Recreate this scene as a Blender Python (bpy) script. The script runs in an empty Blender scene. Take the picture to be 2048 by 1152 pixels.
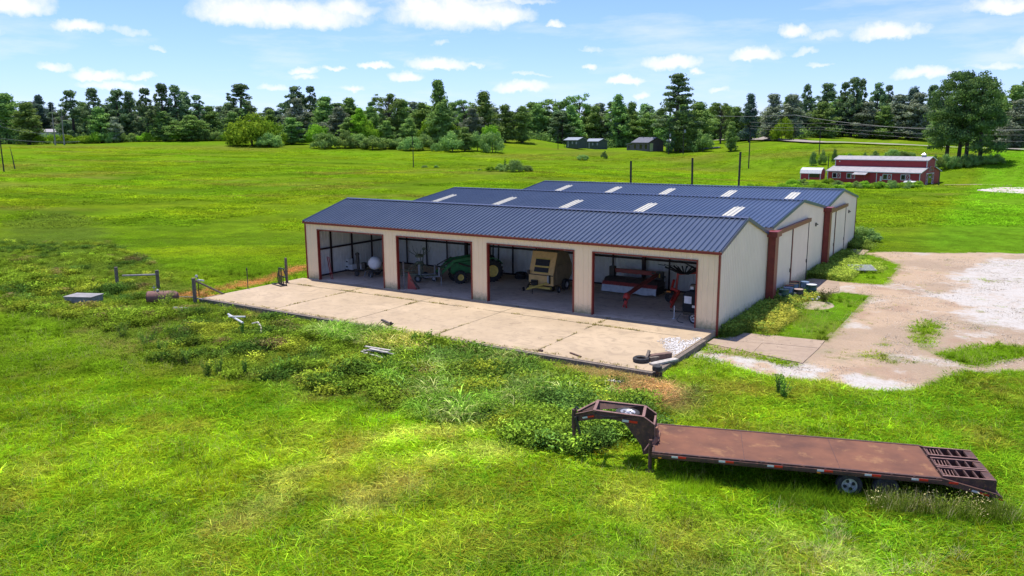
import bpy, math, random
import numpy as np
from mathutils import Vector, Matrix
PI=math.pi
sc=bpy.context.scene; col=sc.collection
rng=np.random.default_rng(7); random.seed(7)
# ------------------------------------------------------------------ camera
CF=1565.70042; CX,CY,CZ=43.0041743,-39.4281754,10.0468048
YAW,PIT,ROL=-0.57030434,0.190194702,-0.00602327256
fw=np.array([math.sin(YAW)*math.cos(PIT),math.cos(YAW)*math.cos(PIT),-math.sin(PIT)])
r0=np.array([math.cos(YAW),-math.sin(YAW),0.]); u0=np.cross(r0,fw)
rr=r0*math.cos(ROL)+u0*math.sin(ROL); uu=-r0*math.sin(ROL)+u0*math.cos(ROL)
cam=bpy.data.objects.new('camera',bpy.data.cameras.new('camera')); col.objects.link(cam)
cam.matrix_world=Matrix([[rr[0],uu[0],-fw[0],CX],[rr[1],uu[1],-fw[1],CY],[rr[2],uu[2],-fw[2],CZ],[0,0,0,1]])
cam.data.sensor_width=36; cam.data.lens=CF/2048*36; cam.data.clip_end=9000; cam.data.clip_start=.5
sc.camera=cam
CP=np.array([CX,CY,CZ])
def ray(x,y): return fw+rr*(x-1024)/CF-uu*(y-576)/CF
def at(x,y,d):            # survey helper: a sighting and a distance give a place
    return CP+ray(x,y)*d
def atz(x,y,z):
    d=ray(x,y); return CP+d*(z-CZ)/d[2]
# ------------------------------------------------------------------ tags
def tag(o,label=None,cat=None,group=None,kind=None):
    if label: o['label']=label
    if cat: o['category']=cat
    if group: o['group']=group
    if kind: o['kind']=kind
    return o
def thing(name,label,cat,loc=(0,0,0),rz=0,group=None):
    o=bpy.data.objects.new(name,None); col.objects.link(o)
    o.empty_display_size=.3; o.location=loc; o.rotation_euler=(0,0,rz)
    return tag(o,label,cat,group)
# ------------------------------------------------------------------ mesh builder
class MB:
    def __init__(s): s.v=[]; s.f=[]
    def add(s,v,f):
        n=len(s.v); s.v+= [tuple(map(float,p)) for p in v]; s.f+=[tuple(i+n for i in q) for q in f]; return s
    def box(s,x0,x1,y0,y1,z0,z1):
        return s.add([(x0,y0,z0),(x1,y0,z0),(x1,y1,z0),(x0,y1,z0),(x0,y0,z1),(x1,y0,z1),(x1,y1,z1),(x0,y1,z1)],
          [(3,2,1,0),(4,5,6,7),(0,1,5,4),(1,2,6,5),(2,3,7,6),(3,0,4,7)])
    def bar(s,a,b,w,h=None,up=(0,0,1)):      # rectangular bar a->b
        a=Vector(a);b=Vector(b);h=h or w; d=(b-a).normalized(); up=Vector(up)
        if abs(d.dot(up))>.98: up=Vector((1,0,0))
        r=d.cross(up).normalized(); u=r.cross(d); r*=w/2;u*=h/2
        return s.add([a-r-u,a+r-u,a+r+u,a-r+u,b-r-u,b+r-u,b+r+u,b-r+u],[(3,2,1,0),(4,5,6,7),(0,1,5,4),(1,2,6,5),(2,3,7,6),(3,0,4,7)])
    def tube(s,pts,r,n=8,cap=True):
        pts=[Vector(p) for p in pts]; rs=r if isinstance(r,(list,tuple)) else [r]*len(pts)
        base=len(s.v); pr=None
        for i,p in enumerate(pts):
            d=((pts[min(i+1,len(pts)-1)]-pts[max(i-1,0)])).normalized()
            if pr is None:
                up=Vector((0,0,1)) if abs(d.z)<.9 else Vector((1,0,0)); pr=d.cross(up).normalized()
            else: pr=(pr-d*pr.dot(d)).normalized()
            q=d.cross(pr)
            for k in range(n):
                a=2*PI*k/n; s.v.append(tuple(p+(pr*math.cos(a)+q*math.sin(a))*rs[i]))
        for i in range(len(pts)-1):
            for k in range(n):
                a=base+i*n+k;b=base+i*n+(k+1)%n; s.f.append((a,b,b+n,a+n))
        if cap:
            s.f.append(tuple(base+k for k in range(n))[::-1]); s.f.append(tuple(base+(len(pts)-1)*n+k for k in range(n)))
        return s
    def prism(s,poly,a,b,axis='y'):           # polygon (2D) extruded from a to b along axis
        n=len(poly)
        m={'y':lambda p,t:(p[0],t,p[1]),'x':lambda p,t:(t,p[0],p[1]),'z':lambda p,t:(p[0],p[1],t)}[axis]
        v=[m(p,a) for p in poly]+[m(p,b) for p in poly]
        f=[tuple(range(n))[::-1],tuple(range(n,2*n))]+[(i,(i+1)%n,(i+1)%n+n,i+n) for i in range(n)]
        return s.add(v,f)
    def lathe(s,prof,c=(0,0,0),axis='z',n=20,cap=True): # prof: (r,t) along axis
        base=len(s.v)
        for (r,t) in prof:
            for k in range(n):
                a=2*PI*k/n; x,y=r*math.cos(a),r*math.sin(a)
                p={'z':(x,y,t),'y':(x,t,y),'x':(t,x,y)}[axis]
                s.v.append((p[0]+c[0],p[1]+c[1],p[2]+c[2]))
        for i in range(len(prof)-1):
            for k in range(n):
                a=base+i*n+k;b=base+i*n+(k+1)%n; s.f.append((a,b,b+n,a+n))
        if cap: s.f.append(tuple(base+k for k in range(n))[::-1]); s.f.append(tuple(base+(len(prof)-1)*n+k for k in range(n)))
        return s
    def build(s,name,m,parent=None,label=None,smooth=False,bevel=0):
        me=bpy.data.meshes.new(name); me.from_pydata(s.v,[],s.f); me.materials.append(m)
        import bmesh
        bm=bmesh.new(); bm.from_mesh(me); bmesh.ops.recalc_face_normals(bm,faces=bm.faces)
        if bevel: bmesh.ops.bevel(bm,geom=[e for e in bm.edges if len(e.link_faces)==2 and e.calc_face_angle(0)>.6],offset=bevel,segments=1,affect='EDGES',profile=.5,clamp_overlap=True)
        bm.to_mesh(me); bm.free()
        if smooth:
            me.shade_smooth(); me.set_sharp_from_angle(angle=math.radians(40))
        o=bpy.data.objects.new(name,me); col.objects.link(o); o.parent=parent
        if label: o['label']=label
        return o
def tree_of(o,parent=None):                    # copy a thing with parts and sub-parts
    c=o.copy(); col.objects.link(c); c.parent=parent
    for ch in list(o.children): tree_of(ch,c)
    return c
def npmesh(name,V,F,m,attrs=None,parent=None):
    me=bpy.data.meshes.new(name); n=len(F); k=F.shape[1]
    me.vertices.add(len(V)); me.vertices.foreach_set('co',V.astype(np.float32).ravel())
    me.loops.add(n*k); me.loops.foreach_set('vertex_index',F.astype(np.int32).ravel())
    me.polygons.add(n); me.polygons.foreach_set('loop_start',np.arange(0,n*k,k,dtype=np.int32))
    me.update(calc_edges=True)
    for an,(ty,A) in (attrs or {}).items():
        at_=me.attributes.new(an,ty,'POINT')
        if ty=='FLOAT_COLOR': at_.data.foreach_set('color',np.c_[A,np.ones(len(A))].astype(np.float32).ravel())
        elif ty=='FLOAT': at_.data.foreach_set('value',A.astype(np.float32))
    me.materials.append(m); me.validate()
    o=bpy.data.objects.new(name,me); col.objects.link(o); o.parent=parent
    return o
# ------------------------------------------------------------------ numpy noise
def vn(x,y,s,seed=0):
    x=np.asarray(x,float)/s+seed*17.3; y=np.asarray(y,float)/s-seed*9.1
    xi=np.floor(x);yi=np.floor(y);fx=x-xi;fy=y-yi; fx=fx*fx*(3-2*fx);fy=fy*fy*(3-2*fy)
    def h(a,b): t=np.sin(a*127.1+b*311.7+seed*74.7)*43758.5453; return t-np.floor(t)
    return (h(xi,yi)*(1-fx)+h(xi+1,yi)*fx)*(1-fy)+(h(xi,yi+1)*(1-fx)+h(xi+1,yi+1)*fx)*fy
def fbm(x,y,s,seed=0,o=4):
    t=0;a=1;n=0
    for i in range(o): t=t+a*vn(x,y,s/2**i,seed+i*3); n+=a; a*=.55
    return t/n
def ss(a,b,x): t=np.clip((x-a)/(b-a),0,1); return t*t*(3-2*t)
def inpoly(x,y,P):
    x=np.asarray(x,float);y=np.asarray(y,float);r=np.zeros(x.shape,bool);n=len(P)
    for i in range(n):
        (x1,y1),(x2,y2)=P[i],P[(i+1)%n]
        if y1==y2: continue
        c=((y1>y)!=(y2>y))&(x<(x2-x1)*(y-y1)/(y2-y1)+x1); r^=c
    return r
def sd(x,y,P):        # signed distance to polygon, positive inside
    x=np.asarray(x,float);y=np.asarray(y,float);d=np.full(x.shape,1e9);n=len(P)
    for i in range(n):
        (x1,y1),(x2,y2)=P[i],P[(i+1)%n]; ex,ey=x2-x1,y2-y1
        t=np.clip(((x-x1)*ex+(y-y1)*ey)/(ex*ex+ey*ey+1e-9),0,1); d=np.minimum(d,np.hypot(x-x1-t*ex,y-y1-t*ey))
    return np.where(inpoly(x,y,P),d,-d)
# ------------------------------------------------------------------ terrain height from survey points
FAR=[(-300,300,230),(8,343,168),(200,286,300),(0,289,290),(380,279.5,290),(515,291,270),(640,280,290),(760,297,262),(870,287,290),(1050,276,330),(1170,297,335),(1160,300,300),(1280,299,300),(1278,300.5,275),(1350,304,270),
 (1497,337,214),(1638,309,225),(1650,288,262),(1600,271,330),(2048,303,225),(1925,321,190),(2300,318,190),(827,336,200),(1024,340,170),(300,400,115),(600,330,190),(1440,292,275),(1640,269,322),(1750,277,302),(1850,290,275),(1540,270,345),(1950,297,262)]
PTS=[tuple(at(*q)) for q in FAR]
PTS+=[(-.5,-9,-.3),(10,-9.6,-.3),(20,-9.6,-.28),(30,-9.6,-.3),(0,0,-.35),(15,0,-.4),(0,9,-.2),(-3,-3,-.15),(0,25,0),(15,20,-.3),(15,42,.2),(30,42,0),(31,30,-.3),(31.5,9,-.32),(32,-1,-.33),(36,1,-.33),(36,-4,-.38),(45,20,-.3),(45,5,-.3),
 (40,-10,-.5),(35,-18,-.50),(38,-16.5,-.46),(42,-15,-.44),(44,-17,-.5),(30,-20,-.6),(20,-20,-.8),(10,-20,-.7),(0,-15,-.4),(25,-32,-.9),(45,-25,-.7),(-10,-12,-.2),(55,40,0),(60,-10,-.5),(40,60,.3),(60,90,.8),(26,130,-.1),(25.8,145,-.4),(7,150,-.4),(28,158,-.3),(0,58,.3),(13,61,.3),(-40,-20,.3),(-30,10,.3)]
for a in range(0,360,30):
    for R,z in ((650,11),(2200,9)): PTS.append((CX+R*math.cos(math.radians(a)),CY+R*math.sin(math.radians(a)),z))
for q in ((120,-60,0),(0,-120,-1),(100,60,1),(120,150,3),(-150,-60,4)): PTS.append(q)
PTS=np.array(PTS)
def _k(r): return np.sqrt(r*r+36.)          # multiquadric
_A=_k(np.hypot(PTS[:,None,0]-PTS[None,:,0],PTS[:,None,1]-PTS[None,:,1]))
_n=len(PTS); _M=np.block([[_A,np.ones((_n,1))],[np.ones((1,_n)),np.zeros((1,1))]])
_w=np.linalg.solve(_M+np.diag([-.5]*_n+[0]),np.r_[PTS[:,2],0])
def hgt(x,y):
    x=np.atleast_1d(np.asarray(x,float));y=np.atleast_1d(np.asarray(y,float)); z=np.full(x.shape,_w[-1])
    for i in range(_n): z=z+_w[i]*_k(np.hypot(x-PTS[i,0],y-PTS[i,1]))
    d=np.hypot(x-CX,y-CY)
    z=z+(fbm(x,y,9,5)-.5)*.35*ss(8,60,d)*ss(6,20,np.hypot(np.maximum(0,np.abs(x-15)-16),np.maximum(0,np.abs(y-18)-24)))
    return z
def hz(x,y): return float(hgt(x,y)[0])
def gnd(px,py,guess):       # where a sighting meets the ground, starting from a distance guess
    d=guess; r=ray(px,py); best=None
    for t in np.linspace(guess*.6,guess*1.5,120):
        q=CP+r*t; e=abs(q[2]-hz(q[0],q[1]))+abs(t-guess)/guess*.8
        if best is None or e<best[0]: best=(e,t)
    q=CP+r*best[1]; return (q[0],q[1],hz(q[0],q[1]))
# ------------------------------------------------------------------ ground zones (plan coordinates in metres)
WEED=[(-53.6,3.7),(-62.9,17.2),(-23,.3),(-4,-7.0),(-1,-9.2),(7,-8.8),(16.9,-8.8),(23.3,-8.8),(30.1,-8.6),(32,-10.3),(30.8,-15.6),(27.9,-16.8),(24.7,-16.9),(20.4,-16.7),(15.5,-17.3),(11.4,-18),(.2,-15.8),(-10.4,-16.2)]
REED=[(18.5,-12.3),(20.8,-9.4),(27.6,-9.4),(30.2,-11.3),(29.8,-14.9),(25.6,-17.0),(21,-15.5)]
DRIVE=[(31.9,35.4),(56.7,47.2),(90,60),(90,20),(60,6),(50.4,3.4),(44.1,1),(41.9,-.6),(40.6,-3.8),(38.7,-5.2),(36,-5.5),(32.6,-5.3),(30.6,-4.3),(30.5,-1.9),(30.6,.2),(31.2,33)]
ISLA=[(30.4,.4),(30.5,8.9),(31.2,9.1),(31.2,13.0),(32.4,13.6),(33.7,16.1),(35.7,15.9),(35.5,1.95),(31.4,1.5)]
ISLB=[(30.4,20.8),(31.1,34.2),(33,34.4),(35.7,30.2),(35.9,20.4),(31.9,20.3)]
VERGE=[(30.5,-2.3),(35.0,-2.75),(35.0,-3.3),(33,-2.9),(30.6,-3.0)]
PATCH=[(41.1,4.4),(43.7,6),(46,5),(43.9,3.5),(41.8,.3),(40.7,1.5)]
PATD=[(39.1,9.6),(39.9,10),(40.5,2.8),(39.5,2.4)]
WHITE=[(39.6,24.7),(41,36),(60,46),(60,10),(44.1,9.2),(42,10.3),(40.1,16.7)]
PALE=[(36.2,-23),(36,-19.1),(37.2,-18.4),(39,-18.6),(42.4,-17.0),(44,-18.5),(40,-22)]
TRACKS=[[(25,-25.7),(24.1,-22.5),(24.6,-19.1),(26.5,-17.2),(29.8,-15.3)],[(28.2,-25.6),(27.2,-21.5),(28.8,-18.1)]]
SLAB=[(-.5,-8.55),(30.4,-8.55),(30.4,0),(-.5,0)]
BARE=[(24,-8.6),(30.5,-8.6),(32.4,-9.8),(33.5,-12.4),(31.5,-12.4),(29.4,-11.0),(26.5,-9.7)]
def dseg(x,y,L):
    d=np.full(np.shape(x),1e9)
    for (a,b),(c,e) in zip(L[:-1],L[1:]):
        ex,ey=c-a,e-b;t=np.clip(((x-a)*ex+(y-b)*ey)/(ex*ex+ey*ey),0,1); d=np.minimum(d,np.hypot(x-a-t*ex,y-b-t*ey))
    return d
DIRT=[(.2,-7),(-3.2,-8),(-2.9,-5.2),(-3.1,-1.4),(-5,4.1)]
def drive_mask(x,y):      # >0 on the drive
    w=(fbm(x,y,2.2,11)-.5)*1.6
    m=sd(x,y,DRIVE)+w
    for P in (ISLA,ISLB): m=np.minimum(m,-(sd(x,y,P)+w*.25))
    m=np.minimum(m,-(sd(x,y,VERGE)+w*.3))
    for P in (PATCH,PATD): m=np.minimum(m,-(sd(x,y,P)-.25+w*1.4))
    m=np.minimum(m,(.80-fbm(x,y,1.7,21))*4-ss(12,4,y)*.25+.1)
    return m
def mixc(a,b,t): t=np.asarray(t)[:,None]; return a*(1-t)+b*t
def grass_col(x,y):
    d=np.hypot(x-CX,y-CY)
    n1=fbm(x,y,14,1);n2=fbm(x,y,3.5,2);n3=fbm(x,y,40,3)
    a,b=math.cos(-YAW),math.sin(-YAW); u=(x*a+y*b)/3.2; v=(-x*b+y*a); n4=fbm(u,v,7,8)
    lush=np.array([.118,.225,.008]);yel=np.array([.188,.246,.010]);dark=np.array([.065,.130,.008]);dry=np.array([.26,.21,.06]);olive=np.array([.130,.185,.010])
    c=np.tile(lush,(len(x),1))
    c=mixc(c,yel,ss(.42,.68,n1*.6+n4*.4)*.75)
    c=mixc(c,olive,ss(.45,.7,n3)*.6)
    c=mixc(c,dark,ss(.50,.66,fbm(u,v,5,9))*.6); c=mixc(c,np.array([.16,.15,.03]),ss(.56,.7,fbm(u,v,9,12))*.6*ss(70,130,d))
    c=mixc(c,dry,ss(.62,.80,n2)*.30*ss(75,25,d))
    w=ss(-1.2,1.2,sd(x,y,WEED)+(n2-.5)*5)
    c=mixc(c,np.array([.075,.115,.018]),w*.8); c=mixc(c,np.array([.16,.11,.055]),w*ss(.52,.68,fbm(x,y,2.0,31))*.65*ss(75,40,d))
    b1=ss(-.5,.5,sd(x,y,BARE)+(n2-.5)*2.0); c=mixc(c,np.array([.26,.17,.10]),b1*.8)
    for T in TRACKS: c=mixc(c,np.array([.42,.36,.15]),ss(1.0,.1,dseg(x,y,T)+(fbm(x,y,1.1,41)-.5)*3.0)*.26)
    p=ss(-1.5,1.5,sd(x,y,PALE)+(fbm(x,y,1.6,43)-.5)*6); c=mixc(c,np.array([.40,.38,.16]),p*ss(.50,.66,fbm(x,y,.9,44))*.3)
    c=mixc(c,np.array([.36,.17,.08]),ss(.9,.3,dseg(x,y,DIRT)+(n2-.5)*.9)*.9)
    # mown bright grass by the drive
    m=ss(-1,1,sd(x,y,ISLA))*ss(33,33.8,x)+ss(-.5,.5,sd(x,y,ISLB))*.6+ss(0,4,x-34)*ss(34,44,y); c=mixc(c,np.array([.115,.27,.012]),np.clip(m,0,1)*.8)
    nd=ss(90,25,d)
    c=mixc(c,np.array([.16,.13,.03]),ss(.56,.72,fbm(x,y,2.1,52))*.45*nd); c=mixc(c,np.array([.055,.115,.006]),ss(.52,.68,fbm(x,y,1.3,53))*.5*nd)
    return c*1.28*(.70+.62*fbm(x,y,1.1,51))[:,None]*(1-.16*ss(.4,.7,fbm(x,y,6,54)))[:,None]
# ------------------------------------------------------------------ materials
class NT:
    def __init__(s,m): s.t=m.node_tree; s.n=s.t.nodes; s.l=s.t.links
    def new(s,ty,**k):
        n=s.n.new(ty)
        for a,b in k.items():
            if a in n.inputs: n.inputs[a].default_value=b
            else: setattr(n,a,b)
        return n
    def link(s,a,b): s.l.new(a,b)
    def noise(s,vec,scale,detail=4,rough=.6,dist=0):
        n=s.new('ShaderNodeTexNoise',Scale=scale,Detail=detail,Roughness=rough,Distortion=dist)
        if vec: s.link(vec,n.inputs['Vector'])
        return n.outputs['Fac']
    def ramp(s,f,a,b,smooth=False):
        n=s.new('ShaderNodeMapRange'); n.inputs['From Min'].default_value=a;n.inputs['From Max'].default_value=b
        s.link(f,n.inputs['Value']); return n.outputs['Result']
    def mix(s,f,a,b,mode='MIX'):
        n=s.n.new('ShaderNodeMix'); n.data_type='RGBA'; n.blend_type=mode
        for v,i in ((f,0),(a,6),(b,7)):
            if hasattr(v,'links'): s.link(v,n.inputs[i])
            elif i==0: n.inputs[0].default_value=v
            else: n.inputs[i].default_value=(*v[:3],1)
        return n.outputs[2]
    def math(s,op,a,b=0.):
        n=s.n.new('ShaderNodeMath'); n.operation=op
        for v,i in ((a,0),(b,1)):
            if hasattr(v,'links'): s.link(v,n.inputs[i])
            else: n.inputs[i].default_value=v
        return n.outputs[0]
    def bump(s,h,st,dist,bsdf):
        b=s.new('ShaderNodeBump',Strength=st,Distance=dist); s.link(h,b.inputs['Height']); s.link(b.outputs[0],bsdf.inputs['Normal'])
def newmat(name,rough=.6,metal=0,spec=.5):
    m=bpy.data.materials.new(name); m.use_nodes=True; t=NT(m); b=t.n['Principled BSDF']
    b.inputs['Roughness'].default_value=rough; b.inputs['Metallic'].default_value=metal; b.inputs['Specular IOR Level'].default_value=spec
    return m,t,b
_mc={}
def mat(name,c,c2=None,sc_=3.,rough=.6,metal=0,lo=.4,hi=.65,c3=None,sc3=12.,bump=0,spec=.5,world=True):
    if name in _mc: return _mc[name]
    m,t,b=newmat(name,rough,metal,spec); _mc[name]=m
    if world: p=t.new('ShaderNodeNewGeometry').outputs['Position']
    else: p=t.new('ShaderNodeTexCoord').outputs['Object']
    o=None
    if c2:
        f=t.ramp(t.noise(p,sc_),lo,hi); o=t.mix(f,c,c2)
    if c3:
        f=t.ramp(t.noise(p,sc3,6,.7),.56,.68); o=t.mix(f,o if o else c,c3)
    if o: t.link(o,b.inputs['Base Color'])
    else: b.inputs['Base Color'].default_value=(*c,1)
    if bump: t.bump(t.noise(p,sc3,5,.7),bump,.02,b)
    return m
def foliage(name,c1,c2,sc_=.35,rand=.25,transl=.25):
    m=bpy.data.materials.new(name); m.use_nodes=True; t=NT(m); t.n.clear()
    out=t.new('ShaderNodeOutputMaterial'); d=t.new('ShaderNodeBsdfDiffuse'); tr=t.new('ShaderNodeBsdfTranslucent'); mx=t.new('ShaderNodeMixShader'); mx.inputs[0].default_value=transl
    p=t.new('ShaderNodeNewGeometry'); oi=t.new('ShaderNodeObjectInfo')
    f=t.ramp(t.noise(p.outputs['Position'],sc_,3),.35,.65); c=t.mix(f,c1,c2)
    hs=t.new('ShaderNodeHueSaturation')
    t.link(t.math('ADD',t.math('MULTIPLY',oi.outputs['Random'],rand*2),1-rand),hs.inputs['Value'])
    t.link(t.math('ADD',t.math('MULTIPLY',oi.outputs['Random'],.03),.485),hs.inputs['Hue'])
    t.link(c,hs.inputs['Color']); t.link(hs.outputs[0],d.inputs[0]); t.link(hs.outputs[0],tr.inputs[0])
    t.link(d.outputs[0],mx.inputs[1]);t.link(tr.outputs[0],mx.inputs[2]);t.link(mx.outputs[0],out.inputs[0]); return m
M={}
M['wall']=None
def wallmat(name,c):
    m,t,b=newmat(name,.45); p=t.new('ShaderNodeNewGeometry').outputs['Position']
    sx=t.new('ShaderNodeSeparateXYZ'); t.link(p,sx.inputs[0])
    o=t.mix(t.ramp(t.noise(p,.8,5),.3,.75),c,[v*.90 for v in c])
    h=t.math('ADD',sx.outputs[2],t.math('MULTIPLY',t.noise(p,5,5,.7),-.9))
    f=t.math('SUBTRACT',1.,t.ramp(h,-.45,.12)); f=t.math('MULTIPLY',f,.75)
    t.link(t.mix(f,o,(.13,.15,.05)),b.inputs['Base Color']); return m
BEIGE=(.88,.68,.43)
M['wall']=wallmat('cream_metal_panel',BEIGE)
M['wallside']=wallmat('cream_metal_panel_side',(.84,.73,.54))  # side copy of the cream panel, cooler light put into its colour
M['inner']=mat('inner_white_panel',(.86,.84,.79),(.78,.76,.71),2)
M['red']=mat('red_metal_trim',(.23,.026,.016),(.18,.022,.014),2,rough=.4)
M['redbrown']=mat('red_brown_steel',(.22,.035,.022),(.17,.026,.018),3,rough=.45)
M['steel']=mat('dark_primer_steel',(.035,.012,.012),(.02,.01,.01),3)
def roofmat():
    m,t,b=newmat('navy_roof_metal',.34,0,.8); p=t.new('ShaderNodeNewGeometry').outputs['Position']
    o=t.mix(t.ramp(t.noise(p,.5,5),.3,.7),(.034,.052,.086),(.048,.068,.102)); mp=t.new('ShaderNodeMapping'); mp.inputs['Scale'].default_value=(8,.4,1); t.link(p,mp.inputs[0])
    o=t.mix(t.math('MULTIPLY',t.ramp(t.noise(mp.outputs[0],1,4),.5,.8),.35),o,(.11,.12,.15)); t.link(o,b.inputs['Base Color']); return m
M['roof']=roofmat()
M['navytrim']=mat('navy_ridge_metal',(.035,.05,.10),(.05,.065,.12),2,rough=.4)
M['sky']=mat('translucent_skylight',(.60,.57,.46),(.48,.46,.36),6,rough=.4)
M['black']=mat('black_paint',(.015,.015,.016),(.03,.028,.026),6,rough=.45)
M['dark']=mat('dark_steel',(.04,.036,.033),(.08,.06,.045),7,rough=.5)
M['rubber']=mat('tyre_rubber',(.022,.022,.022),(.05,.048,.045),9,rough=.85)
M['white']=mat('white_paint',(.60,.60,.58),(.48,.475,.45),5,rough=.4)
M['silver']=mat('silver_rim',(.55,.55,.55),(.36,.355,.34),12,rough=.35,metal=.3)
M['wood']=mat('weathered_wood',(.20,.16,.12),(.11,.085,.065),8,rough=.85)
M['palewood']=mat('bleached_wood',(.50,.46,.40),(.32,.28,.23),8,rough=.85)
M['graywood']=mat('old_grey_board',(.28,.26,.25),(.17,.16,.15),7,rough=.85)
M['rust']=mat('rusty_steel',(.10,.045,.032),(.055,.028,.022),5,rough=.75,c3=(.20,.085,.04),sc3=9)
M['rustlight']=mat('faded_rust_edge',(.26,.14,.11),(.16,.08,.06),6,rough=.7)
M['jgreen']=mat('machine_green',(.018,.19,.055),(.014,.13,.04),4,rough=.4)
M['jyellow']=mat('machine_yellow',(.75,.55,.12),(.62,.43,.10),6,rough=.5)
M['tan']=mat('baler_tan',(.55,.36,.12),(.48,.30,.10),3,rough=.5)
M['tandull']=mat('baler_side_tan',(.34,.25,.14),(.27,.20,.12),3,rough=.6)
M['mred']=mat('machine_red',(.62,.05,.03),(.46,.045,.03),5,rough=.45)
M['dred']=mat('dull_red',(.34,.05,.04),(.22,.045,.04),5,rough=.5)
M['curtain']=mat('grey_white_canvas',(.55,.57,.60),(.43,.45,.48),4,rough=.8)
M['grey']=mat('grey_plastic',(.33,.34,.36),(.25,.26,.27),5,rough=.5)
M['olive']=mat('olive_grey_paint',(.16,.19,.12),(.10,.12,.08),6,rough=.6)
M['orange']=mat('orange_reflector',(.8,.25,.03),rough=.3)
M['reflred']=mat('red_reflector',(.62,.02,.015),(.5,.02,.015),9,rough=.3)
M['glass']=mat('dark_glass',(.012,.014,.016),rough=.12,spec=.7)
M['barnred']=mat('barn_red_siding',(.34,.022,.026),(.28,.018,.022),1.2,rough=.6)
M['barnroof']=mat('grey_white_shingle',(.34,.325,.32),(.26,.25,.25),1.5,rough=.8,c3=(.40,.39,.38),sc3=4)
M['cabin']=mat('dark_green_siding',(.055,.078,.066),(.042,.06,.052),1,rough=.7)
M['cabroof']=mat('blue_grey_roof',(.30,.33,.36),(.24,.27,.30),1,rough=.5)
M['brownsiding']=mat('grey_brown_siding',(.13,.105,.10),(.10,.085,.08),1,rough=.8)
M['slate']=mat('slate_roof',(.13,.135,.16),(.10,.105,.125),1,rough=.8)
M['trunk']=mat('bark',(.10,.075,.055),(.055,.042,.033),2,rough=.95)
M['deadwood']=mat('bleached_bark',(.30,.27,.24),(.20,.18,.16),2,rough=.95)
M['pole']=mat('pole_timber',(.055,.042,.034),(.035,.028,.024),4,rough=.9)
M['wire']=mat('wire_aluminium',(.20,.20,.20),rough=.5)
def tarmac():
    m=mat('far_road_surface',(.31,.27,.22),(.26,.225,.185),.3,rough=.9); return m
# slab
def slabmat(name,base,dark,stain,inside=False):
    m,t,b=newmat(name,.85,0,.3); p=t.new('ShaderNodeNewGeometry').outputs['Position']
    o=t.mix(t.ramp(t.noise(p,.28,6,.6,.4),.35,.68),base,dark)
    o=t.mix(t.math('MULTIPLY',t.ramp(t.noise(p,1.1,9,.72,1.4),.48,.66),.75),o,stain)
    o=t.mix(t.math('MULTIPLY',t.ramp(t.noise(p,.5,9,.8,2.5),.60,.66),.6),o,[v*.55 for v in stain])
    mp=t.new('ShaderNodeMapping'); mp.inputs['Scale'].default_value=(.35,1.6,1); t.link(p,mp.inputs[0])
    o=t.mix(t.math('MULTIPLY',t.ramp(t.noise(mp.outputs[0],.9,6,.7,.6),.60,.72),.6 if inside else .38),o,[v*.45 for v in stain])
    o=t.mix(t.math('MULTIPLY',t.ramp(t.noise(p,14,4,.7),.5,.8),.25),o,[v*.8 for v in base])
    t.link(o,b.inputs['Base Color']); t.bump(t.noise(p,30,4,.7),.25,.01,b); return m
M['slab']=slabmat('concrete_slab',(.49,.375,.24),(.39,.295,.185),(.31,.235,.155))
M['floor']=slabmat('stained_concrete_floor',(.80,.62,.44),(.62,.46,.31),(.45,.30,.18),True)
M['pad']=slabmat('concrete_pad',(.38,.285,.20),(.31,.23,.16),(.26,.19,.135))
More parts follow.
